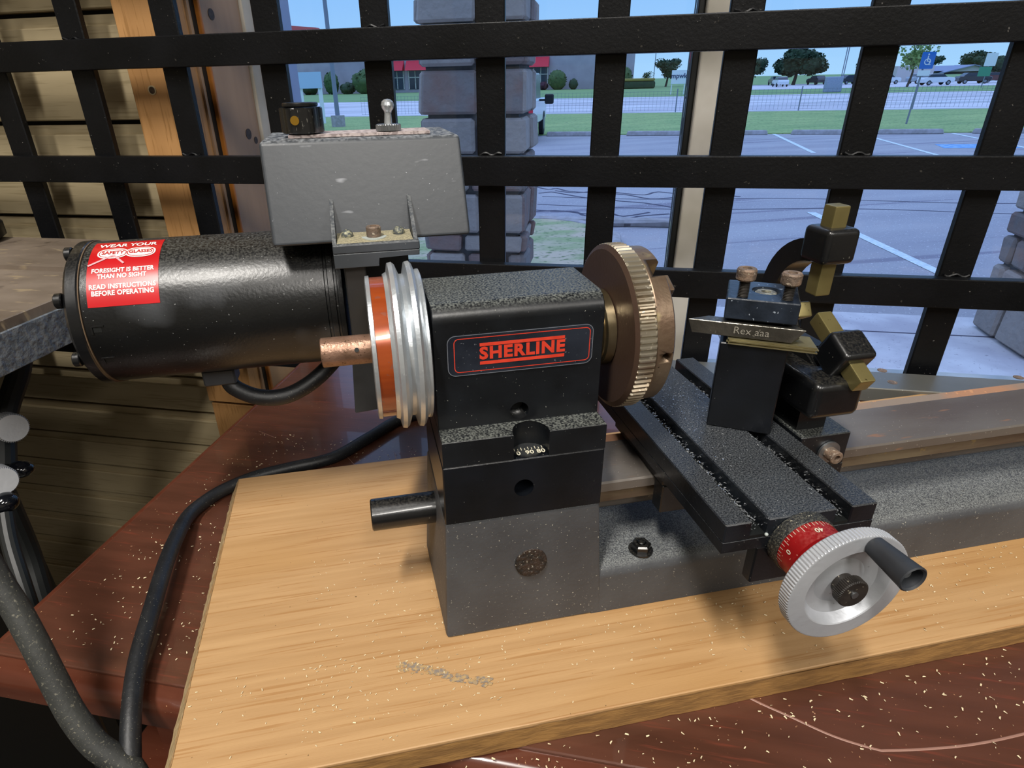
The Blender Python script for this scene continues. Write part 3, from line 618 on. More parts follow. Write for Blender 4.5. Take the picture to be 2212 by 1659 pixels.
def chips(b, f, n, smin, smax):
    for i in range(n):
        p = f(); s = random.uniform(smin, smax); R = Matrix.Translation(p) @ Matrix.Rotation(random.uniform(0, 6.3), 4, 'Z') @ Matrix.Rotation(random.uniform(-.5, .5), 4, 'X')
        v = [R @ Vector(q) for q in ((-s, -s*.35, 0), (s, -s*.3, s*.2), (s*.8, s*.35, 0), (-s*.7, s*.3, s*.3))]; b.quad(*v)
chips(ch, lambda: (random.choice((random.triangular(.1420, .1488, .1425), random.triangular(.1420, .1488, .1425), random.uniform(.1804, .1868))), random.uniform(.170, .30), .0872+random.uniform(0, .0035)), 1600, .0003, .0009)
chips(ch, lambda: (random.uniform(.1492, .180), random.triangular(.20, .31, .27), CT+.0003), 420, .0002, .0006)
obj('metal_chips', ch, metal_chip, csl, kind='stuff', label='silvery metal chips lying in the slots')
obj('end_screw', B().ball((.1490, .1678, .0865), .0008, 2), white_plastic, csl)
# cross slide handwheel (axis along -y)
HX, HZ = .1645, .0815
hw = empty('handwheel', None, None, (HX, .139, HZ)); hw.parent = la; hw.matrix_parent_inverse = Matrix.Identity(4); hw.matrix_basis = wmat(la).inverted() @ Matrix.Translation((HX, .139, HZ))
obj('wheel_disc', B().lathe([(.0003, .0176), (0, .0180), (0, .0240), (.0002, .0246), (.0006, .0249), (.0052, .0249), (.0058, .0243), (.0062, .0150), (.0070, .0100), (.0070, 0), (.0038, 0), (.0038, .0060), (.0050, .0105), (.0036, .0150), (.0003, .0176)], (HX, .139, HZ), (0, 1, 0), 96, rib=(4, 5, .00038, 110)), alu_dull, hw)
obj('wheel_knob', B().lathe([(0, 0), (0, .0056), (.0005, .0062), (.0036, .0062), (.0040, .0056), (.0040, .0044), (.0075, .0044)], (HX, .1362, HZ), (0, 1, 0), 48, rib=(2, 3, .0003, 48)), mat('knob_black', '24211f', .45, .2, '35302c', 200, specks=[('8d8676', 600, .68)]), hw)
obj('knob_centre', B().cyl((HX, .1357, HZ), (HX, .1364, HZ), .0014, seg=16), zinc, hw)
obj('crank_handle', B().lathe([(0, 0), (0, .0038), (-.0150, .0050), (-.0168, .0052), (-.0172, .0047), (-.0166, .0040), (-.0130, .0038), (-.0130, 0)], (.1690, .1388, .1018), (0, 1, 0), 40), handle_m, hw, label='dark grey plastic crank handle')
obj('handle_screw', B().cyl((.1690, .1262, .1018), (.1690, .1242, .1018), .0018, seg=16, bev=.0004), zinc, hw)
col_ = obj('dial_collar', B().lathe([(.0063, 0), (.0063, .0120), (.0105, .0126), (.0130, .0126), (.0134, .0119), (.0142, .0119), (.0148, .0130), (.0236, .0131), (.0236, 0)], (HX, .139, HZ), (0, 1, 0), 64), red_collar, hw, label='red dial collar with white graduations')
def dmap(ang, y, r=.01315):   # angle from top, clockwise seen from the operator is +x
    a = ang*D2R; return Vector((HX+math.sin(a)*r, y, HZ+math.cos(a)*r))
tb = B()
for i in range(50):
    a = -99+i*7.2; L = .0030 if i % 5 == 0 else .0018; w_ = .45
    tb.quad(dmap(a-w_, .1622, .0132), dmap(a+w_, .1622, .0132), dmap(a+w_, .1622-L, .0132), dmap(a-w_, .1622-L, .0132))
obj('dial_ticks', tb, paint_w, col_, kind='stuff')
for s_, a0 in (('0', -72), ('40', -6), ('10', -144), ('30', 66), ('20', 138)):
    text('dial_number', s_, .0032, paint_w, col_, (lambda a0: lambda u, v, w_: dmap(a0-u/.0130/D2R, .1577-v, .0133+max(w_, 0)))(a0), .00006, 0)
obj('slide_screw_boss', B().lathe([(0, 0), (0, .0134), (.0010, .0138), (.0054, .0138), (.0054, 0)], (HX, .1624, HZ), (0, 1, 0), 64), mat('dusty_black_boss', '1c1d1f', .5, 0, '4a4940', 1500, .45, .65, specks=[('b8b09a', 1400, .68)], bump=.3, bs=900), la)
obj('slide_end_plate', B().box(.1465, .1830, .1682, .1740, .0600, .0795, .0006, 1), black_front, la)
obj('screw_hub', B().cyl((HX, .1740, .0700), (HX, .2240, .0700), .0060, seg=20), black_paint, la)

# ================================================================== tool post, tool bit, shims
ta = -33.1*D2R; A0 = Vector((.163, .2413, CT))
TP = Matrix.Translation(A0) @ Matrix.Rotation(ta, 4, 'Z')
tp = empty('tool_post', 'square black tool post clamped on the cross slide', 'tool post', A0, ta)
obj('post_body', B(TP).box(0, .0296, 0, .0300, .0002, .0458, .0005, 1), black_front, tp)
obj('post_neck', B(TP).box(.0012, .0296, .0135, .0300, .0459, .0578, .0003, 1), black_paint, tp)
cap = obj('post_cap', B(TP).box(-.0004, .0306, -.0002, .0302, .0579, .0680, .0005, 1), mat('post_cap_black', '1a2029', .3, .1, '28303c', 60, .4, .6, specks=[('9aa4b0', 500, .68)], bump=.1, bs=300), tp)
cut(cap, [B(TP).cyl((.0166, .0165, .0640), (.0166, .0165, .0700), .0064, seg=40)])
obj('centre_bolt', B(TP).lathe([(0, 0), (0, .0048), (.0030, .0048), (.0034, .0042), (.0034, .0022), (.0016, .0020), (.0016, 0)], (.0166, .0165, .0641), (0, 0, 1), 32), mat('dusty_steel_bolt', '6c6c66', .5, .4, 'b0ae9e', 500, .45, .6), tp)
def capscrew(x, y, z0, h):
    b = B(TP); pr = [(0, 0), (0, .0021)]; t = 0
    while t < h-.0004: pr += [(t+.0003, .0025), (t+.0006, .0021)]; t += .0007
    b.lathe(pr+[(h, .0021)], (x, y, z0), (0, 0, 1), 20)
    s_ = obj('screw_thread', b, mat('dark_thread', '4a4642', .4, .7), tp)
    obj('screw_head', B(TP).lathe([(0, 0), (0, .0037), (.0008, .0043), (.0048, .0044), (.0056, .0039), (.0056, .0021), (.0032, .0019), (.0032, 0)], (x, y, z0+h), (0, 0, 1), 36), rust_bolt, tp)
capscrew(.0062, .0040, .0680, .0078); capscrew(.0250, .0052, .0680, .0070)
ZB = .1502
tb_ = empty('tool_bit', 'ground steel cutting tool with engraved marks held in the tool post', 'tool bit', TP @ Vector((.01, .004, ZB-.0070-.094)), ta)
z0, z1 = ZB-.0068-CT, ZB-CT
def tphex(P): return B(TP).hexa(P, .00025, 1)
obj('bit_shank', tphex([(-.0135, -.0006, z0), (.0300, -.0006, z0), (.0340, .0066, z0), (-.0105, .0066, z0), (-.0160, -.0008, z1), (.0352, -.0006, z1), (.0300, .0066, z1), (-.0070, .0066, z1)]), bit_steel, tb_)
text('engraved_marks', 'Rex aaa', .0050, mat('engraving', 'a19c90', .5, .3), tb_, lambda u, v, w_: TP @ Vector((.0125+u, -.00075-w_, (z0+z1)/2+v)), -.00004, .00003)
sh = empty('brass_shims', 'stack of thin brass shims under the cutting tool', 'shim', TP @ Vector((.02, .004, .0459)), ta)
for i in range(4):
    zz = .0460+i*.00074; dx = (.0004, -.0005, .0007, 0)[i]
    obj('shim', B(TP).hexa([(.0030+dx, -.0012-dx, zz), (.0408+dx, -.0012-dx*.5, zz), (.0385, .0125, zz), (.0030, .0125, zz), (.0030+dx, -.0012-dx, zz+.0006), (.0408+dx, -.0012-dx*.5, zz+.0006), (.0385, .0125, zz+.0006), (.0030, .0125, zz+.0006)]), shim_m, sh)

# ================================================================== steady rest with brass fingers
XS0, XS1 = .2135, .2300; XM = .2215
sr = empty('steady_rest', 'black steady rest with three brass fingers clamped on the bed', 'steady rest', (XM, .255, .0725))
def arcpoly(r0, r1, a0, a1, n=28):
    return [(SY+r1*math.cos(a*D2R), SZ+r1*math.sin(a*D2R)) for a in [a0+(a1-a0)*i/n for i in range(n+1)]]+[(SY+r0*math.cos(a*D2R), SZ+r0*math.sin(a*D2R)) for a in [a1+(a0-a1)*i/n for i in range(n+1)]]
obj('ring_casting', B().prism(arcpoly(.0235, .0345, -125, 94), YZ, XS0+.001, XS1-.003, .0015, 2), black_paint, sr, smooth=50)
def finger(ang, r0, r1, hb0, hb1, w=.0082):
    R = Matrix.Translation((XM, SY, SZ)) @ Matrix.Rotation((ang-90)*D2R, 4, 'X')
    obj('finger_guide', B(R).box(-.0085, .0092, -.0090, .0090, hb0, hb1, .0028, 4), black_paint, sr, smooth=60)
    obj('brass_finger', B(R).box(-w/2, w/2, -w/2, w/2, r0, r1, .0009, 2), brass, sr, label='square brass finger')
finger(90, .0068, .0505, .0235, .0405)
finger(210, .0065, .0490, .0215, .0385)
finger(-30, .0065, .0480, .0215, .0385)
obj('ring_foot', B().box(.2005, .2275, .2165, .2900, .1045, .1240, .0040, 4), black_paint, sr, smooth=60)
obj('foot_web', B().prism([(.232, .122), (.2900, .122), (.278, .130), (.246, .130)], YZ, XS0, XS1-.002, .001, 2), black_paint, sr)
obj('foot_neck', B().box(.2065, .2225, .2300, .2800, .0915, .1050), black_paint, sr)
obj('clamp_block', B().box(.2045, .2325, .2225, .2860, .0726, .0915, .0005, 1).box(.2045, .2325, .2225, .2325, .0670, .0727), black_anod, sr)
obj('clamp_washer', B().cyl((.2215, .2223, .0815), (.2215, .2212, .0815), .0060, seg=32), zinc, sr)
obj('clamp_bolt', B().lathe([(0, .0034), (.0052, .0035), (.0056, .0031), (.0056, .0017), (.0036, .0016), (.0036, 0)], (.2215, .2212, .0815), (0, -1, 0), 28), rust_bolt, sr)

# ================================================================== cords
obj('power_cord', B().tube([(.060, .470, -.006), (.0189, .4619, -.0063), (-.0100, .437, -.0063), (-.0393, .4124, -.0063), (-.072, .405, -.0063), (-.097, .3985, -.0063), (-.1174, .3861, -.0063), (-.1290, .372, -.0060), (-.1340, .357, -.004), (-.1335, .333, .001), (-.1330, .304, .0035), (-.1315, .268, .003), (-.1310, .2380, -.0005), (-.1280, .212, -.006), (-.1255, .190, -.02), (-.127, .168, -.05), (-.135, .155, -.12), (-.15, .14, -.3)], .0046, 16, 6), rubber, la)
c2 = obj('cable', B().tube([(-.2200, .290, .120), (-.1900, .2580, .085), (-.1738, .2395, .0581), (-.1677, .233, .0476), (-.1607, .2242, .0329), (-.1543, .2156, .0182), (-.1478, .2075, .0047), (-.1396, .2003, -.0065), (-.1306, .1953, -.0132), (-.1224, .1892, -.022), (-.115, .17, -.06)], .0056, 16, 6), rubber_d, origin=(-.2, .25, .03))
tagset(c2, 'thick dusty black cable hanging across the lower left corner of the table', 'cable')
c3 = obj('motor_cord', B().tube([(-.0860, .345, .102), (-.0830, .343, .0945), (-.070, .3400, .0880), (-.055, .3400, .0868), (-.040, .3440, .0915), (-.026, .352, .1000), (-.014, .360, .112)], .0049, 16, 8), rubber, la)
obj('cord_grip', B().box(-.098, -.080, .338, .352, .0985, .1085, .001, 1), handle_m, la)

# ================================================================== neighbouring machine at the left
ma = empty('machine_table', 'slotted oily cast iron machine table with hammered grey sides left of the lathe', 'machine', gn(-.5, .38, FZ), YAW)
MT = .130
mp_ = [(.245, .0985), (.4820, .0985), (.4820, MT), (.3935, MT), (.3935, MT-.004), (.3825, MT-.004), (.3825, MT), (.245, MT)]
obj('table_slab', B(MG).prism(mp_, YZ, -1.1, -.3535, .0006, 1), mach_top, ma)
obj('painted_side', B(MG).box(-.3534, -.3515, .2455, .4815, .0985, .1235, .0005, 1), hammered, ma)
obj('painted_body', B(MG).box(-1.1, -.45, .28, .44, .060, .0984), gasket, ma)
obj('pedestal', B(MG).box(-1.0, -.62, .28, .44, FZ, .0599, .004, 2), gasket, ma)
def lever(name, pts, r, m): return obj(name, B().tube(pts, r, 14, 6), m, ma)
def disc_knob(p, r, lng):
    ax = (GV*.9-NV*.45+Vector((0, 0, .25))).normalized(); p = Vector(p)
    obj('knurled_knob', B().lathe([(0, 0), (0, r*.9), (-.0015, r), (-lng, r), (-lng-.001, r*.9), (-lng-.001, 0)], p, ax, 64, rib=(2, 3, .0006, 48)), alu_dull, ma, label='bright knurled metal knob')
disc_knob((-.2741, .4576, .0257), .0112, .020)
disc_knob((-.2672, .4127, .0071), .0103, .020)
obj('lever_ball', B().ball((-.2800, .4560, -.0098), .0082, 3, (1.25, 1, .8)), black_knob, ma)
obj('lever_ball', B().ball((-.2690, .4080, -.0075), .0085, 3, (1.1, 1, .9)), black_knob, ma)
lever('lever_rod', [(-.285, .528, .070), (-.2877, .5171, .0484), (-.2968, .4926, .0193), (-.2941, .4626, -.010)], .0085, gasket)
lever('lever_rod', [(-.2683, .4024, -.0140), (-.262, .385, -.03), (-.250, .36, -.06), (-.25, .35, -.12)], .0055, gasket)
lever('stand_leg', [(-.3076, .4690, -.030), (-.3073, .4679, -.0554), (-.3080, .4673, -.1018), (-.3000, .4445, -.1600), (-.29, .42, -.3), (-.28, .40, -.6), (-.27, .38, -.89)], .0095, gasket)
obj('motor_housing', B().lathe([(0, 0), (0, .034), (.004, .040), (.015, .040), (.022, .034), (.024, 0)], gn(-.580, .452, MT+.0005), (0, 0, 1), 48), black_paint, ma)
bu = obj('bucket', B().lathe([(0, 0), (0, .100), (.30, .125), (.30, .118), (.02, .095), (.02, 0)], (-.335, .22, FZ+.001), (0, 0, 1), 48), white_plastic, origin=(-.335, .22, FZ))
tagset(bu, 'pale plastic bucket on the floor below the table corner', 'bucket')
stl = obj('brass_stand_leg', B(MG).box(-.198, -.186, .20, .208, FZ+.001, TZ-.14), brass, tab)

# loose chips on board and table
cb_ = B()
chips(cb_, lambda: (random.uniform(-.10, .38), random.triangular(.17, .218, .215), .0004), 500, .0002, .0008)
chips(cb_, lambda: tuple(gn(random.uniform(-.28, -.13), random.uniform(.18, .40), TZ+.0005)), 700, .0003, .0009)
chips(cb_, lambda: (random.uniform(.0, .30), random.triangular(.10, .1625, .16), TZ+.0005), 260, .0003, .0010)
chips(cb_, lambda: (random.uniform(-.05, .03), random.uniform(.17, .29), .0004), 200, .0002, .0007)
tagset(obj('wood_chips', cb_, chip_m), 'pale wood chips and sawdust scattered over board and tabletop', 'wood chips', kind='stuff')

# ================================================================== OUTSIDE
ZG = H-1.75
def out(name, b, m, label=None, cat=None, group=None, kind=None, origin=None):
    o = obj(name, b, m, None, kind, origin=origin); return tagset(o, label, cat, group, kind)
def slab(poly, z0, z1): return B(MG).prism(poly, XY, z0, z1)
out('parking_lot', slab([(-60, .9), (70, .9), (70, 22.6), (-60, 22.6)], ZG-.2, ZG), asphalt, kind='structure')
out('grass_verge', slab([(-90, 22.6), (120, 22.6), (120, 36.1), (-90, 36.1)], ZG-.2, ZG+.03), grass_m, kind='structure')
out('road', slab([(-150, 36.1), (220, 36.1), (220, 66), (-150, 66)], ZG-.2, ZG+.0), road_m, kind='structure')
out('far_verge', slab([(-200, 66), (14, 66), (14, 118), (-200, 118)], ZG-.2, ZG+.03), grass_far, kind='structure')
out('far_verge', slab([(14, 66), (300, 66), (300, 86), (14, 86)], ZG-.2, ZG+.03), grass_far, kind='structure')
out('far_lot', slab([(14, 86), (300, 86), (300, 125), (14, 125)], ZG-.2, ZG+.0), road_m, kind='structure')
out('far_field', slab([(-400, 118.01), (14, 118.01), (14, 125.01), (500, 125.01), (500, 600), (-400, 600)], ZG-.2, ZG+.02), grass_far, kind='structure')
out('sidewalk', slab([(.9, .95), (60, .95), (60, 5.02), (.9, 5.02)], ZG, ZG+.05), walk_m, kind='structure')
out('sidewalk', slab([(-60, .95), (.89, .95), (.89, 4.95), (-60, 4.95)], ZG, ZG+.05), walk_m, kind='structure')
jt = B(MG)
jt.box(.9, 20, 4.6, 4.615, ZG+.045, ZG+.052)
for gx in (2.85, 4.4): jt.box(gx, gx+.015, 2.2, 5.02, ZG+.045, ZG+.052)
out('sidewalk_joints', jt, crack_m, kind='structure')
lp = [(-30, 4.96), (.05, 4.96)]+[(.05-.35*0+.0, 6.6)]+[(.10-1.0+1.0*math.cos(a*D2R), 7.2+1.0*math.sin(a*D2R)) for a in range(0, 91, 15)]+[(-30, 8.2)]
out('lawn_island', slab(lp, ZG, ZG+.09), dry_grass, kind='structure')
kb = B(MG); kpts = [(-30, 8.27), (-.9, 8.27)]+[(-.9+1.07*math.cos(a*D2R), 7.2+1.07*math.sin(a*D2R)) for a in range(80, -1, -16)]+[(.16, 5.0)]
kb.tube([(x, y, ZG+.05) for x, y in kpts], .075, 8, 3, True, .8)
out('lawn_kerb', kb, kerb_m, kind='structure')
# stall lines, cracks
ln = B(MG)
for (a, b_) in (((5.27, 22.87), (4.94, 17.0)), ((7.73, 22.2), (7.40, 16.2)), ((10.3, 22.4), (9.9, 16.5)), ((2.86, 9.4), (3.25, 6.2)), ((13.0, 22.4), (12.6, 16.5))):
    dx = .06; ln.quad((a[0]-dx, a[1], ZG+.004), (a[0]+dx, a[1], ZG+.004), (b_[0]+dx, b_[1], ZG+.004), (b_[0]-dx, b_[1], ZG+.004))
out('stall_lines', ln, line_m, kind='structure')
out('blue_stall_paint', B(MG).quad((8.2, 18.0, ZG+.003), (9.9, 18.0, ZG+.003), (10.0, 19.0, ZG+.003), (8.4, 19.0, ZG+.003)), blue_paint, kind='structure')
out('road_lines', B(MG).quad((12, 46, ZG+.01), (40, 41, ZG+.01), (40, 41.5, ZG+.01), (12, 46.4, ZG+.01)).quad((-30, 37.0, ZG+.01), (70, 37.0, ZG+.01), (70, 37.25, ZG+.01), (-30, 37.25, ZG+.01)).quad((-60, 43.0, ZG+.01), (70, 43.0, ZG+.01), (70, 43.2, ZG+.01), (-60, 43.2, ZG+.01)).quad((-60, 52.0, ZG+.01), (70, 52.0, ZG+.01), (70, 52.3, ZG+.01), (-60, 52.3, ZG+.01)), line_m, kind='structure')
ck = B(MG)
for sd in range(9):
    rr = random.Random(sd+3); x = rr.uniform(-2.2, .2); y = rr.uniform(8.8, 14); pts = []
    for i in range(9): pts.append((x, y, ZG+.002)); x += rr.uniform(.15, .5); y += rr.uniform(-.35, .35)+(sd % 3-1)*.12
    ck.tube(pts, .028, 5, 3, True, .1)
for y0 in (10.4, 12.6, 9.6, 16): ck.tube([(x, y0+.12*math.sin(x*1.3+y0), ZG+.002) for x in range(-1, 12)], .018, 5, 3, True, .1)
out('tar_cracks', ck, crack_m, kind='structure')
# wheel stops
WS = ('behind the stone column', 'in front of the off-road car', 'between the off-road car and the next grille bar', 'directly left of the white mullion', 'cut by the grille bar right of the white mullion', 'between the first two white stall lines', 'in front of the blue parking sign', 'right of the blue parking sign above the blue paint', 'at the far right edge of the window')
for i, gx in enumerate((-6.6, -3.9, -1.15, 1.5, 4.2-.1, 6.6, 9.1, 11.7, 14.4)):
    o = empty('wheel_stop', 'concrete wheel stop %s' % WS[i], 'wheel stop', gn(gx, 22.3, ZG), YAW, 'wheel stops along the far grass edge')
    obj('stop_body', B(MG).hexa([(gx-.9, 22.2, ZG+.001), (gx+.9, 22.2, ZG+.001), (gx+.9, 22.4, ZG+.001), (gx-.9, 22.4, ZG+.001), (gx-.86, 22.24, ZG+.14), (gx+.86, 22.24, ZG+.14), (gx+.86, 22.36, ZG+.14), (gx-.86, 22.36, ZG+.14)], .02, 1), kerb_m, o)
# stone columns
def column(g0, g1, n0, n1, label, seed):
    rr = random.Random(seed); c = empty('stone_column', label, 'column', gn((g0+g1)/2, (n0+n1)/2, ZG), YAW)
    obj('mortar_core', B(MG).box(g0+.04, g1-.04, n0+.04, n1-.04, ZG+.051, 2.6), mortar, c)
    z = ZG+.052
    while z < 1.35:
        h = rr.choice((.16, .20, .24, .28, .13)); 
        for face in (0, 1, 2):      # front, right, left
            t = 0; Lw = (g1-g0) if face == 0 else (n1-n0)
            while t < Lw-.02:
                L = min(rr.uniform(.18, .42), Lw-t)
                if Lw-t-L < .1: L = Lw-t
                d = rr.uniform(0, .025)
                if face == 0: bx_ = (g0+t+.012, g0+t+L-.012, n0-d, n0+.07)
                elif face == 1: bx_ = (g1-.07, g1+d, n0+t+.012, n0+t+L-.012)
                else: bx_ = (g0-d, g0+.07, n0+t+.012, n0+t+L-.012)
                b = B(MG); vs0 = len(b.bm.verts); b.box(bx_[0], bx_[1], bx_[2], bx_[3], z+.012, z+h-.012, min(.018, h*.1), 1)
                for v in b.bm.verts: v.co += Vector((mnoise.noise(v.co*9), mnoise.noise(v.co*9+Vector((5, 0, 0))), 0))*.016
                obj('stone', b, rr.choice(stones), c); t += L
        z += h
    return c
column(-1.215, -.53, 4.2, 4.8, 'grey stone column outside behind the control box', 4)
column(2.74, 3.5, 4.2, 4.85, 'pale stone column outside at the right edge of the window', 9)

def ground_thing(name, label, cat, g, n, group=None): return empty(name, label, cat, gn(g, n, ZG+.02), YAW, group)
# store across the road
stb = ground_thing('store_building', 'long pale stucco store with red awnings across the road', 'building', -20, 125)
obj('store_wall', B(MG).box(-75, 3.6, 118.2, 150, ZG+.03, 4.6), bwall, stb)
obj('roof_parapet', B(MG).box(-75.2, 3.8, 118.0, 150, 4.61, 4.9), bwall, stb)
for gx in (-40.8, -36.2, -14.8):
    obj('awning', B(MG).hexa([(gx, 116.6, 2.1), (gx+4.1, 116.6, 2.1), (gx+4.1, 118.19, 2.1), (gx, 118.19, 2.1), (gx, 118.0, 3.7), (gx+4.1, 118.0, 3.7), (gx+4.1, 118.19, 3.7), (gx, 118.19, 3.7)]), pink_aw, stb)
    w_ = obj('store_window', B(MG).box(gx+.2, gx+3.9, 118.05, 118.19, -.9, 2.0), glass_dark, stb)
    for k in range(4): obj('window_bar', B(MG).box(gx+.2+k*1.2, gx+.35+k*1.2, 117.95, 118.04, -.9, 2.0), white_wood, w_)
    obj('window_bar', B(MG).box(gx+.2, gx+3.9, 117.93, 118.03, .9, 1.05), white_wood, w_)
def leaves(b, c, R, n, s, flat=1.0, rnd=random):
    for i in range(n):
        d = Vector((rnd.gauss(0, 1), rnd.gauss(0, 1), rnd.gauss(0, 1))).normalized()*R*rnd.uniform(.55, 1.0)**.6; d.z *= flat; p = Vector(c)+d
        R3 = Matrix.Rotation(rnd.uniform(0, 6.3), 4, 'Z') @ Matrix.Rotation(rnd.uniform(-1.2, 1.2), 4, 'X'); q = s*rnd.uniform(.6, 1.3)
        b.quad(*[p+(R3 @ Vector(v)) for v in ((-q, 0, -q), (q, 0, -q*.8), (q*.9, 0, q), (-q*.8, 0, q*.9))])
def bush(g, n, r, h, m, label, group=None):
    t = ground_thing('bush', label, 'bush', g, n, group); b = B()
    c = gn(g, n, ZG+h*.55); b.ball(c, r, 3, (1, 1, h*.55/r), .25, 2.5/r); rr = random.Random(int(g*10)); leaves(b, c, r*1.03, 260, r*.10, h*.55/r, rr)
    obj('foliage', b, m, t, smooth=180)
for (g, n, r, h, m, lb) in ((-9.0, 115.5, 1.5, 2.7, leaf_b, 'large round clipped bush right of the stone column'), (-6.3, 115.5, .75, 1.5, leaf_a, 'small dark bush beside the large clipped bush'), (-1.0, 115.5, 1.2, 1.7, leaf_b, 'light green bush left of a grille bar'),
        (-11.4, 115.5, .8, 1.2, red_bush, 'maroon bush at the store entrance beside the column'), (-37.2, 108, 1.7, 1.3, leaf_c, 'low light green bush under the store window'), (2.0, 115.0, 1.3, 2.9, leaf_b, 'tall round bush at the corner of the store'),
        (-53.4, 114, 1.5, 2.8, leaf_a, 'dark shrub left of the light pole'), (-49.2, 114, 1.3, 3.3, leaf_b, 'narrow upright shrub next to the light pole'), (-42.4, 113, 2.2, 3.4, leaf_b, 'big green shrub right of the light pole'), (-46.0, 113.5, 1.3, 1.7, leaf_a, 'low shrub behind the light pole')):
    bush(g, n, r, h, m, lb)
hd = ground_thing('hedge', 'long clipped hedge with yellow top right of the store', 'hedge', 6, 111)
obj('foliage', B(MG).box(1.5, 6.8, 110, 112, ZG+.03, ZG+1.1, .3, 3), leaf_a, hd); obj('hedge_top', B(MG).box(1.0, 6.7, 110, 112, ZG+1.11, ZG+1.5, .15, 2), hedge_y, hd)
def tree(g, n, h, R, m, label, dens=900, trunk=.3, seed=1, group=None, flat=.75):
    rr = random.Random(seed); t = ground_thing('tree', label, 'tree', g, n, group)
    obj('trunk', B().tube([gn(g, n, ZG), gn(g+.2, n, ZG+h*.3), gn(g, n, ZG+h*.6)], (trunk, trunk*.5), 8, 4), bark, t)
    b = B(); c0 = gn(g, n, ZG+h*.62)
    for i in range(9):
        a = rr.uniform(0, 6.3); q = rr.uniform(0, .62)*R; c = c0+GV*math.cos(a)*q+NV*math.sin(a)*q+Vector((0, 0, rr.uniform(-.22, .34)*h*.6)); r = R*rr.uniform(.36, .56)
        if dens > 600: b.ball(c, r*.72, 2, (1, 1, flat), .5, 1.5/r)
        leaves(b, c, r, dens//6, R*.045, flat, rr)
    obj('crown', b, m, t, smooth=180)
tree(29.0, 118, 5.3, 4.8, leaf_a, 'large dark spreading tree beyond the road', 1500, .3, 2, flat=.62)
tree(23.0, 121, 4.0, 2.3, leaf_a, 'small dark tree left of the large spreading tree', 700, .2, 3)
tree(34.2, 88, 5.0, 2.6, leaf_c, 'sparse light green tree above the blue parking sign', 420, .15, 5)
tree(9.6, 126, 4.6, 2.6, leaf_a, 'dark tree between the store and the mullion', 800, .2, 6)
tree(6.2, 121, 2.6, 1.2, leaf_b, 'small tree behind the hedge', 500, .12, 12)
tree(60.0, 122, 3.6, 2.8, leaf_a, 'dark tree at the right edge of the view', 900, .2, 7)
for i in range(14):
    tree(140+i*13.5, 420+(i % 2)*26, 8.5+(i*37 % 5)*.8, 9.0, leaf_a, 'tree in the distant wood line', 640, .5, 20+i, 'distant wood line', flat=.5)
# pole, signs
pole = ground_thing('light_pole', 'tall grey light pole on a concrete base at the left of the window', 'pole', -11.84, 27.7)
obj('pole_shaft', B(MG).cyl((-11.84, 27.7, ZG+.5), (-11.84, 27.7, 7.5), .10, .07, 12), post_m, pole); obj('pole_base', B(MG).cyl((-11.84, 27.7, ZG+.03), (-11.84, 27.7, ZG+.49), .30, seg=16), kerb_m, pole)
hc = ground_thing('parking_sign', 'blue disabled parking sign on a leaning post', 'sign', 10.44, 26.1)
obj('sign_post', B(MG).cyl((10.44, 26.1, ZG+.03), (10.50, 26.1, .62), .03, seg=10), post_m, hc)
obj('sign_panel', B(MG).prism(rounded(10.34, 10.76, .28, .80, .04), XZ, 26.03, 26.05), sign_blue, hc)
obj('lower_panel', B(MG).prism(rounded(10.34, 10.72, .07, .24, .02), XZ, 26.03, 26.05), sign_w, hc)
sy = B(MG); sy.lathe([(0, .075), (0, .10), (.004, .10), (.004, .075)], (10.55, 26.027, .50), (0, -1, 0), 20); sy.box(10.52, 10.55, 26.020, 26.027, .50, .68); sy.ball((10.535, 26.02, .72), .028, 1); sy.box(10.53, 10.62, 26.020, 26.027, .50, .525); sy.box(10.60, 10.66, 26.020, 26.027, .40, .42); sy.box(10.60, 10.62, 26.020, 26.027, .41, .51)
obj('wheelchair_symbol', sy, sign_w, hc)
vs_ = ground_thing('verge_sign', 'white two-legged lot sign on the far verge left of the mullion', 'sign', 6.6, 71)
obj('sign_panel', B(MG).box(5.9, 7.35, 71, 71.05, ZG+1.0, ZG+2.25), sign_w, vs_)
for gx in (5.95, 7.2): obj('sign_leg', B(MG).box(gx, gx+.1, 71.06, 71.14, ZG+.03, ZG+1.4), sign_w, vs_)
text('sign_lettering', 'mpwk', .62, mat('dark_letter', '3a4466', .6), vs_, lambda u, v, w_: gn(6.62+u, 70.97-w_, ZG+1.72+v), .01, .005)
ss = ground_thing('street_sign', 'white and green street sign near the right edge', 'sign', 36.5, 76.5)
obj('sign_post', B(MG).cyl((36.5, 76.5, ZG+.03), (36.6, 76.5, 1.5), .05, seg=8), post_m, ss); obj('sign_panel', B(MG).box(36.1, 37.1, 76.4, 76.44, .45, 1.6), sign_w, ss); obj('street_name', B(MG).box(35.8, 36.9, 76.4, 76.44, -.45, .4), sign_g, ss)
lb = ground_thing('lot_board', 'white board with two legs at the left of the window', 'sign', -14.1, 30)
obj('board_panel', B(MG).box(-14.75, -13.45, 30, 30.06, .08, .78), mat('lot_board_blue', 'aac6dc', .6), lb)
for gx in (-14.70, -13.70): obj('board_leg', B(MG).box(gx, gx+.18, 30.07, 30.15, ZG+.03, .60), sign_w, lb)
rs = ground_thing('pylon_sign', 'red brick pylon roof rising above the left grille bar', 'sign', -75, 160)
obj('pylon', B(MG).box(-79, -72, 160, 162, ZG+.03, 11.4), bwall, rs); obj('pylon_roof', B(MG).hexa([(-80, 159, 11.5), (-70.5, 159, 11.5), (-70.5, 163, 11.5), (-80, 163, 11.5), (-80, 160, 13.4), (-71.5, 160, 12.6), (-71.5, 162, 12.6), (-80, 162, 13.4)]), red_roof, rs)
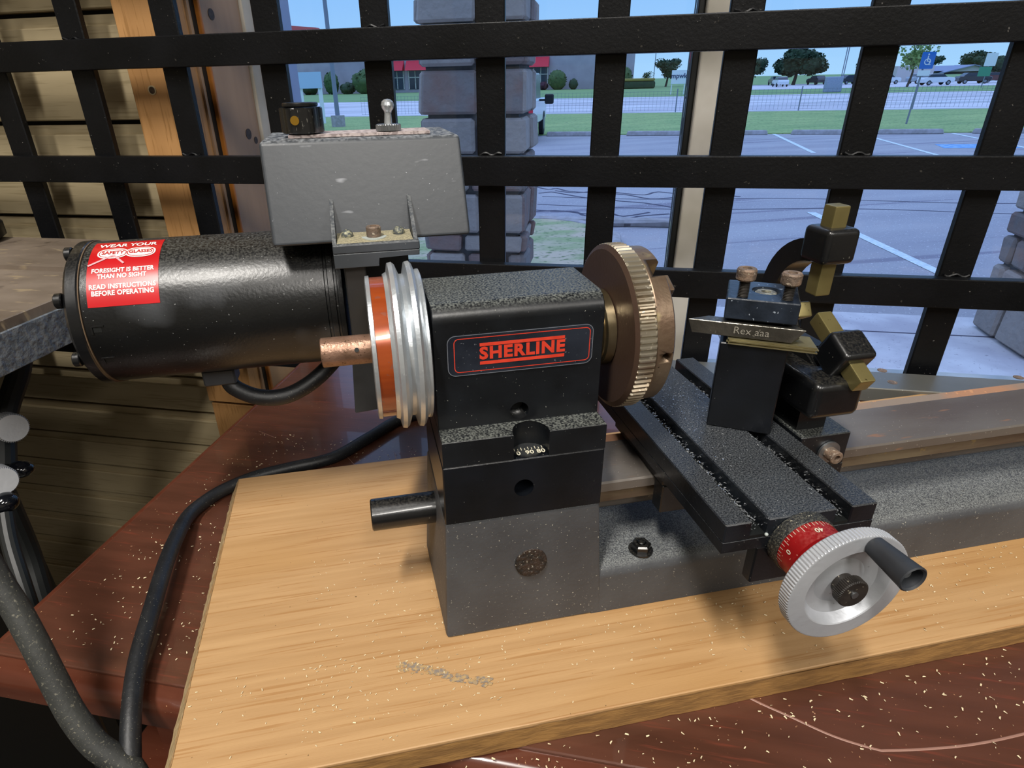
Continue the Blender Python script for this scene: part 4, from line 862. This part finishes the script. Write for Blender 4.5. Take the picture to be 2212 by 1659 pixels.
for gx, n, hh, lb_ in ((33.2, 108, 4.2, 'thin utility pole right of the large dark tree'), (36.0, 118, 6, 'tall thin utility pole between the dark tree and the next grille bar'), (8.2, 140, 6, 'thin utility pole just right of the store corner'), (20.5, 128, 5.5, 'thin utility pole left of the large dark tree')):
    up = ground_thing('utility_pole', lb_, 'pole', gx, n)
    obj('pole_shaft', B(MG).cyl((gx, n, ZG+.03), (gx, n, hh), .07, seg=8), post_m, up); obj('cross_arm', B(MG).box(gx-.7, gx+.7, n-.25, n-.13, hh-.8, hh-.65), post_m, up)
ub = ground_thing('utility_cabinet', 'pale grey utility cabinet beside the road', 'cabinet', 20.6, 69.3)
obj('cabinet_body', B(MG).box(19.9, 21.3, 69.0, 69.8, ZG+.03, ZG+1.35, .04, 1), ext_frame, ub)
hs_ = ground_thing('far_building', 'low building with a blue roof and pale gable behind the parked cars', 'building', 125, 300)
obj('building_wall', B(MG).box(110, 147, 301, 325, ZG+.03, -.4), gable_m, hs_)
obj('roof', B(MG).hexa([(109, 298, -.3), (136, 298, -.3), (136, 326, -.3), (109, 326, -.3), (114, 310, 1.6), (136, 310, 1.6), (136, 314, 1.6), (114, 314, 1.6)]), roof_blue, hs_)
obj('gable', B(MG).prism([(127, -.6), (145, -.6), (136, 1.3)], XZ, 295, 297.9), gable_m, hs_)
obj('gable_roof', B(MG).prism([(126, -.7), (136, 1.7), (146, -.7), (146, -1.0), (136, 1.4), (126, -1.0)], XZ, 294, 310), roof_blue, hs_)
fb_ = ground_thing('far_store', 'flat pale building behind the light green tree', 'building', 44, 150)
obj('building_wall', B(MG).box(46.5, 52, 125, 129, ZG+.03, .9), gable_m, fb_)

def car(g, n, m, label, yaw=0, s=1.0, group='parked cars beyond the road', kind=0, suv=False):
    M = Matrix.Translation(gn(g, n, ZG+.02)) @ MG @ Matrix.Rotation(yaw, 4, 'Z') @ Matrix.Scale(s, 4)
    c = empty('car', label, 'car', gn(g, n, ZG+.02), YAW+yaw, group)
    top = 1.85 if suv else 1.45
    side = [(-2.2, .35), (2.2, .35), (2.25, .75), (2.1, .95), (1.3, 1.05), (-2.1, 1.05), (-2.25, .8)] if not suv else [(-2.2, .45), (2.2, .45), (2.2, 1.15), (-2.2, 1.2)]
    f = lambda u, v, t: (u, t, v)
    obj('car_body', B(M).prism(side, f, -.85, .85, .06, 1), m, c)
    cab = [(-1.7, 1.05), (1.1, 1.05), (.5, top), (-1.2, top)] if not suv else [(-2.15, 1.2), (1.2, 1.15), (.9, top), (-2.1, top)]
    obj('cabin_glass', B(M).prism(cab, f, -.74, .74), glass_dark, c)
    rf = [(cab[3][0]+.02, top-.03), (cab[2][0]-.02, top-.03), (cab[2][0]-.1, top+.05), (cab[3][0]+.1, top+.05)]
    obj('car_roof', B(M).prism(rf, f, -.72, .72), m, c)
    for wx in (-1.35, 1.35):
        for wy in (-.86, .72):
            wo_ = obj('wheel', B(M).cyl((wx, wy, .38 if suv else .32), (wx, wy+.15, .38 if suv else .32), .38 if suv else .32, seg=16), tyre, c)
            if wy < 0: obj('hub', B(M).cyl((wx, wy-.01, .38 if suv else .32), (wx, wy, .38 if suv else .32), .2, seg=12), hub_m, wo_)
    return c
HP = math.pi/2
for (g, n, m, yw, lb_) in ((23.8, 104, car_w, HP, 'white car driving on the far lane left of the big tree'), (31.6, 115, car_k, HP+.2, 'dark car parked under the right side of the big tree'), (35.5, 112, car_k, .4, 'dark car left of the utility cabinet'), (38.2, 106, car_w, .3, 'white car parked behind the utility cabinet'), (43.2, 107, car_s, .3, 'silver car at the edge of a grille bar'),
        (39.6, 94, car_w, .15, 'white car half hidden by the blue sign'), (46.0, 99, car_k, 0, 'dark green car right of the blue sign'), (51.0, 104, car_r, 0, 'maroon car behind the white sedan'), (50.0, 96.5, car_w, 0, 'white sedan in front of the gable'), (56.5, 104, car_k, 0, 'dark car right of the white sedan'), (61.5, 104, car_w, 0, 'white van next to the street sign'), (26.4, 119, car_r, HP, 'maroon car under the left side of the big tree')):
    car(g, n, m, lb_, yaw=yw, s=.85, group=None)
sv = car(-3.05, 21.4, car_w, 'white off-road car partly hidden by the grey stone column', yaw=math.pi/2, group=None, suv=True)
Ms = Matrix.Translation(gn(-3.05, 21.4, ZG+.02)) @ MG
obj('side_mirror', B(Ms).box(1.02, 1.30, -.25, -.15, 1.02, 1.30, .03, 1), gasket, sv); obj('mirror_arm', B(Ms).box(.84, 1.03, -.22, -.17, 1.10, 1.16), gasket, sv)
obj('tail_light', B(Ms).box(.74, .87, -2.22, -2.10, .75, 1.05), pink_aw, sv)
# wire fence along the road
wf = ground_thing('wire_fence', 'thin wire fence along the near side of the road', 'fence', 10, 36.3)
for gx in (-9.5, -4.5, .5, 3.4, 9.4, 14.6, 18.3, 23.5): obj('fence_post', B(MG).cyl((gx, 36.3, ZG+.03), (gx, 36.3, ZG+1.15), .03, seg=6), post_m, wf)
fw = B(MG)
for k in range(7): fw.box(-14, 28, 36.295, 36.303, ZG+.12+k*.15, ZG+.128+k*.15)
for k in range(210): fw.box(-14+k*.2, -14+k*.2+.008, 36.295, 36.303, ZG+.10, ZG+1.05)
obj('wire_mesh', fw, wire_m, wf, kind='stuff')
out('power_lines', B().tube([gn(20, 60, 10.5), gn(34, 64, 9.6), gn(50, 70, 10.8)], .03, 5, 6), post_m, 'thin black power lines crossing the sky at the upper right', 'power line')
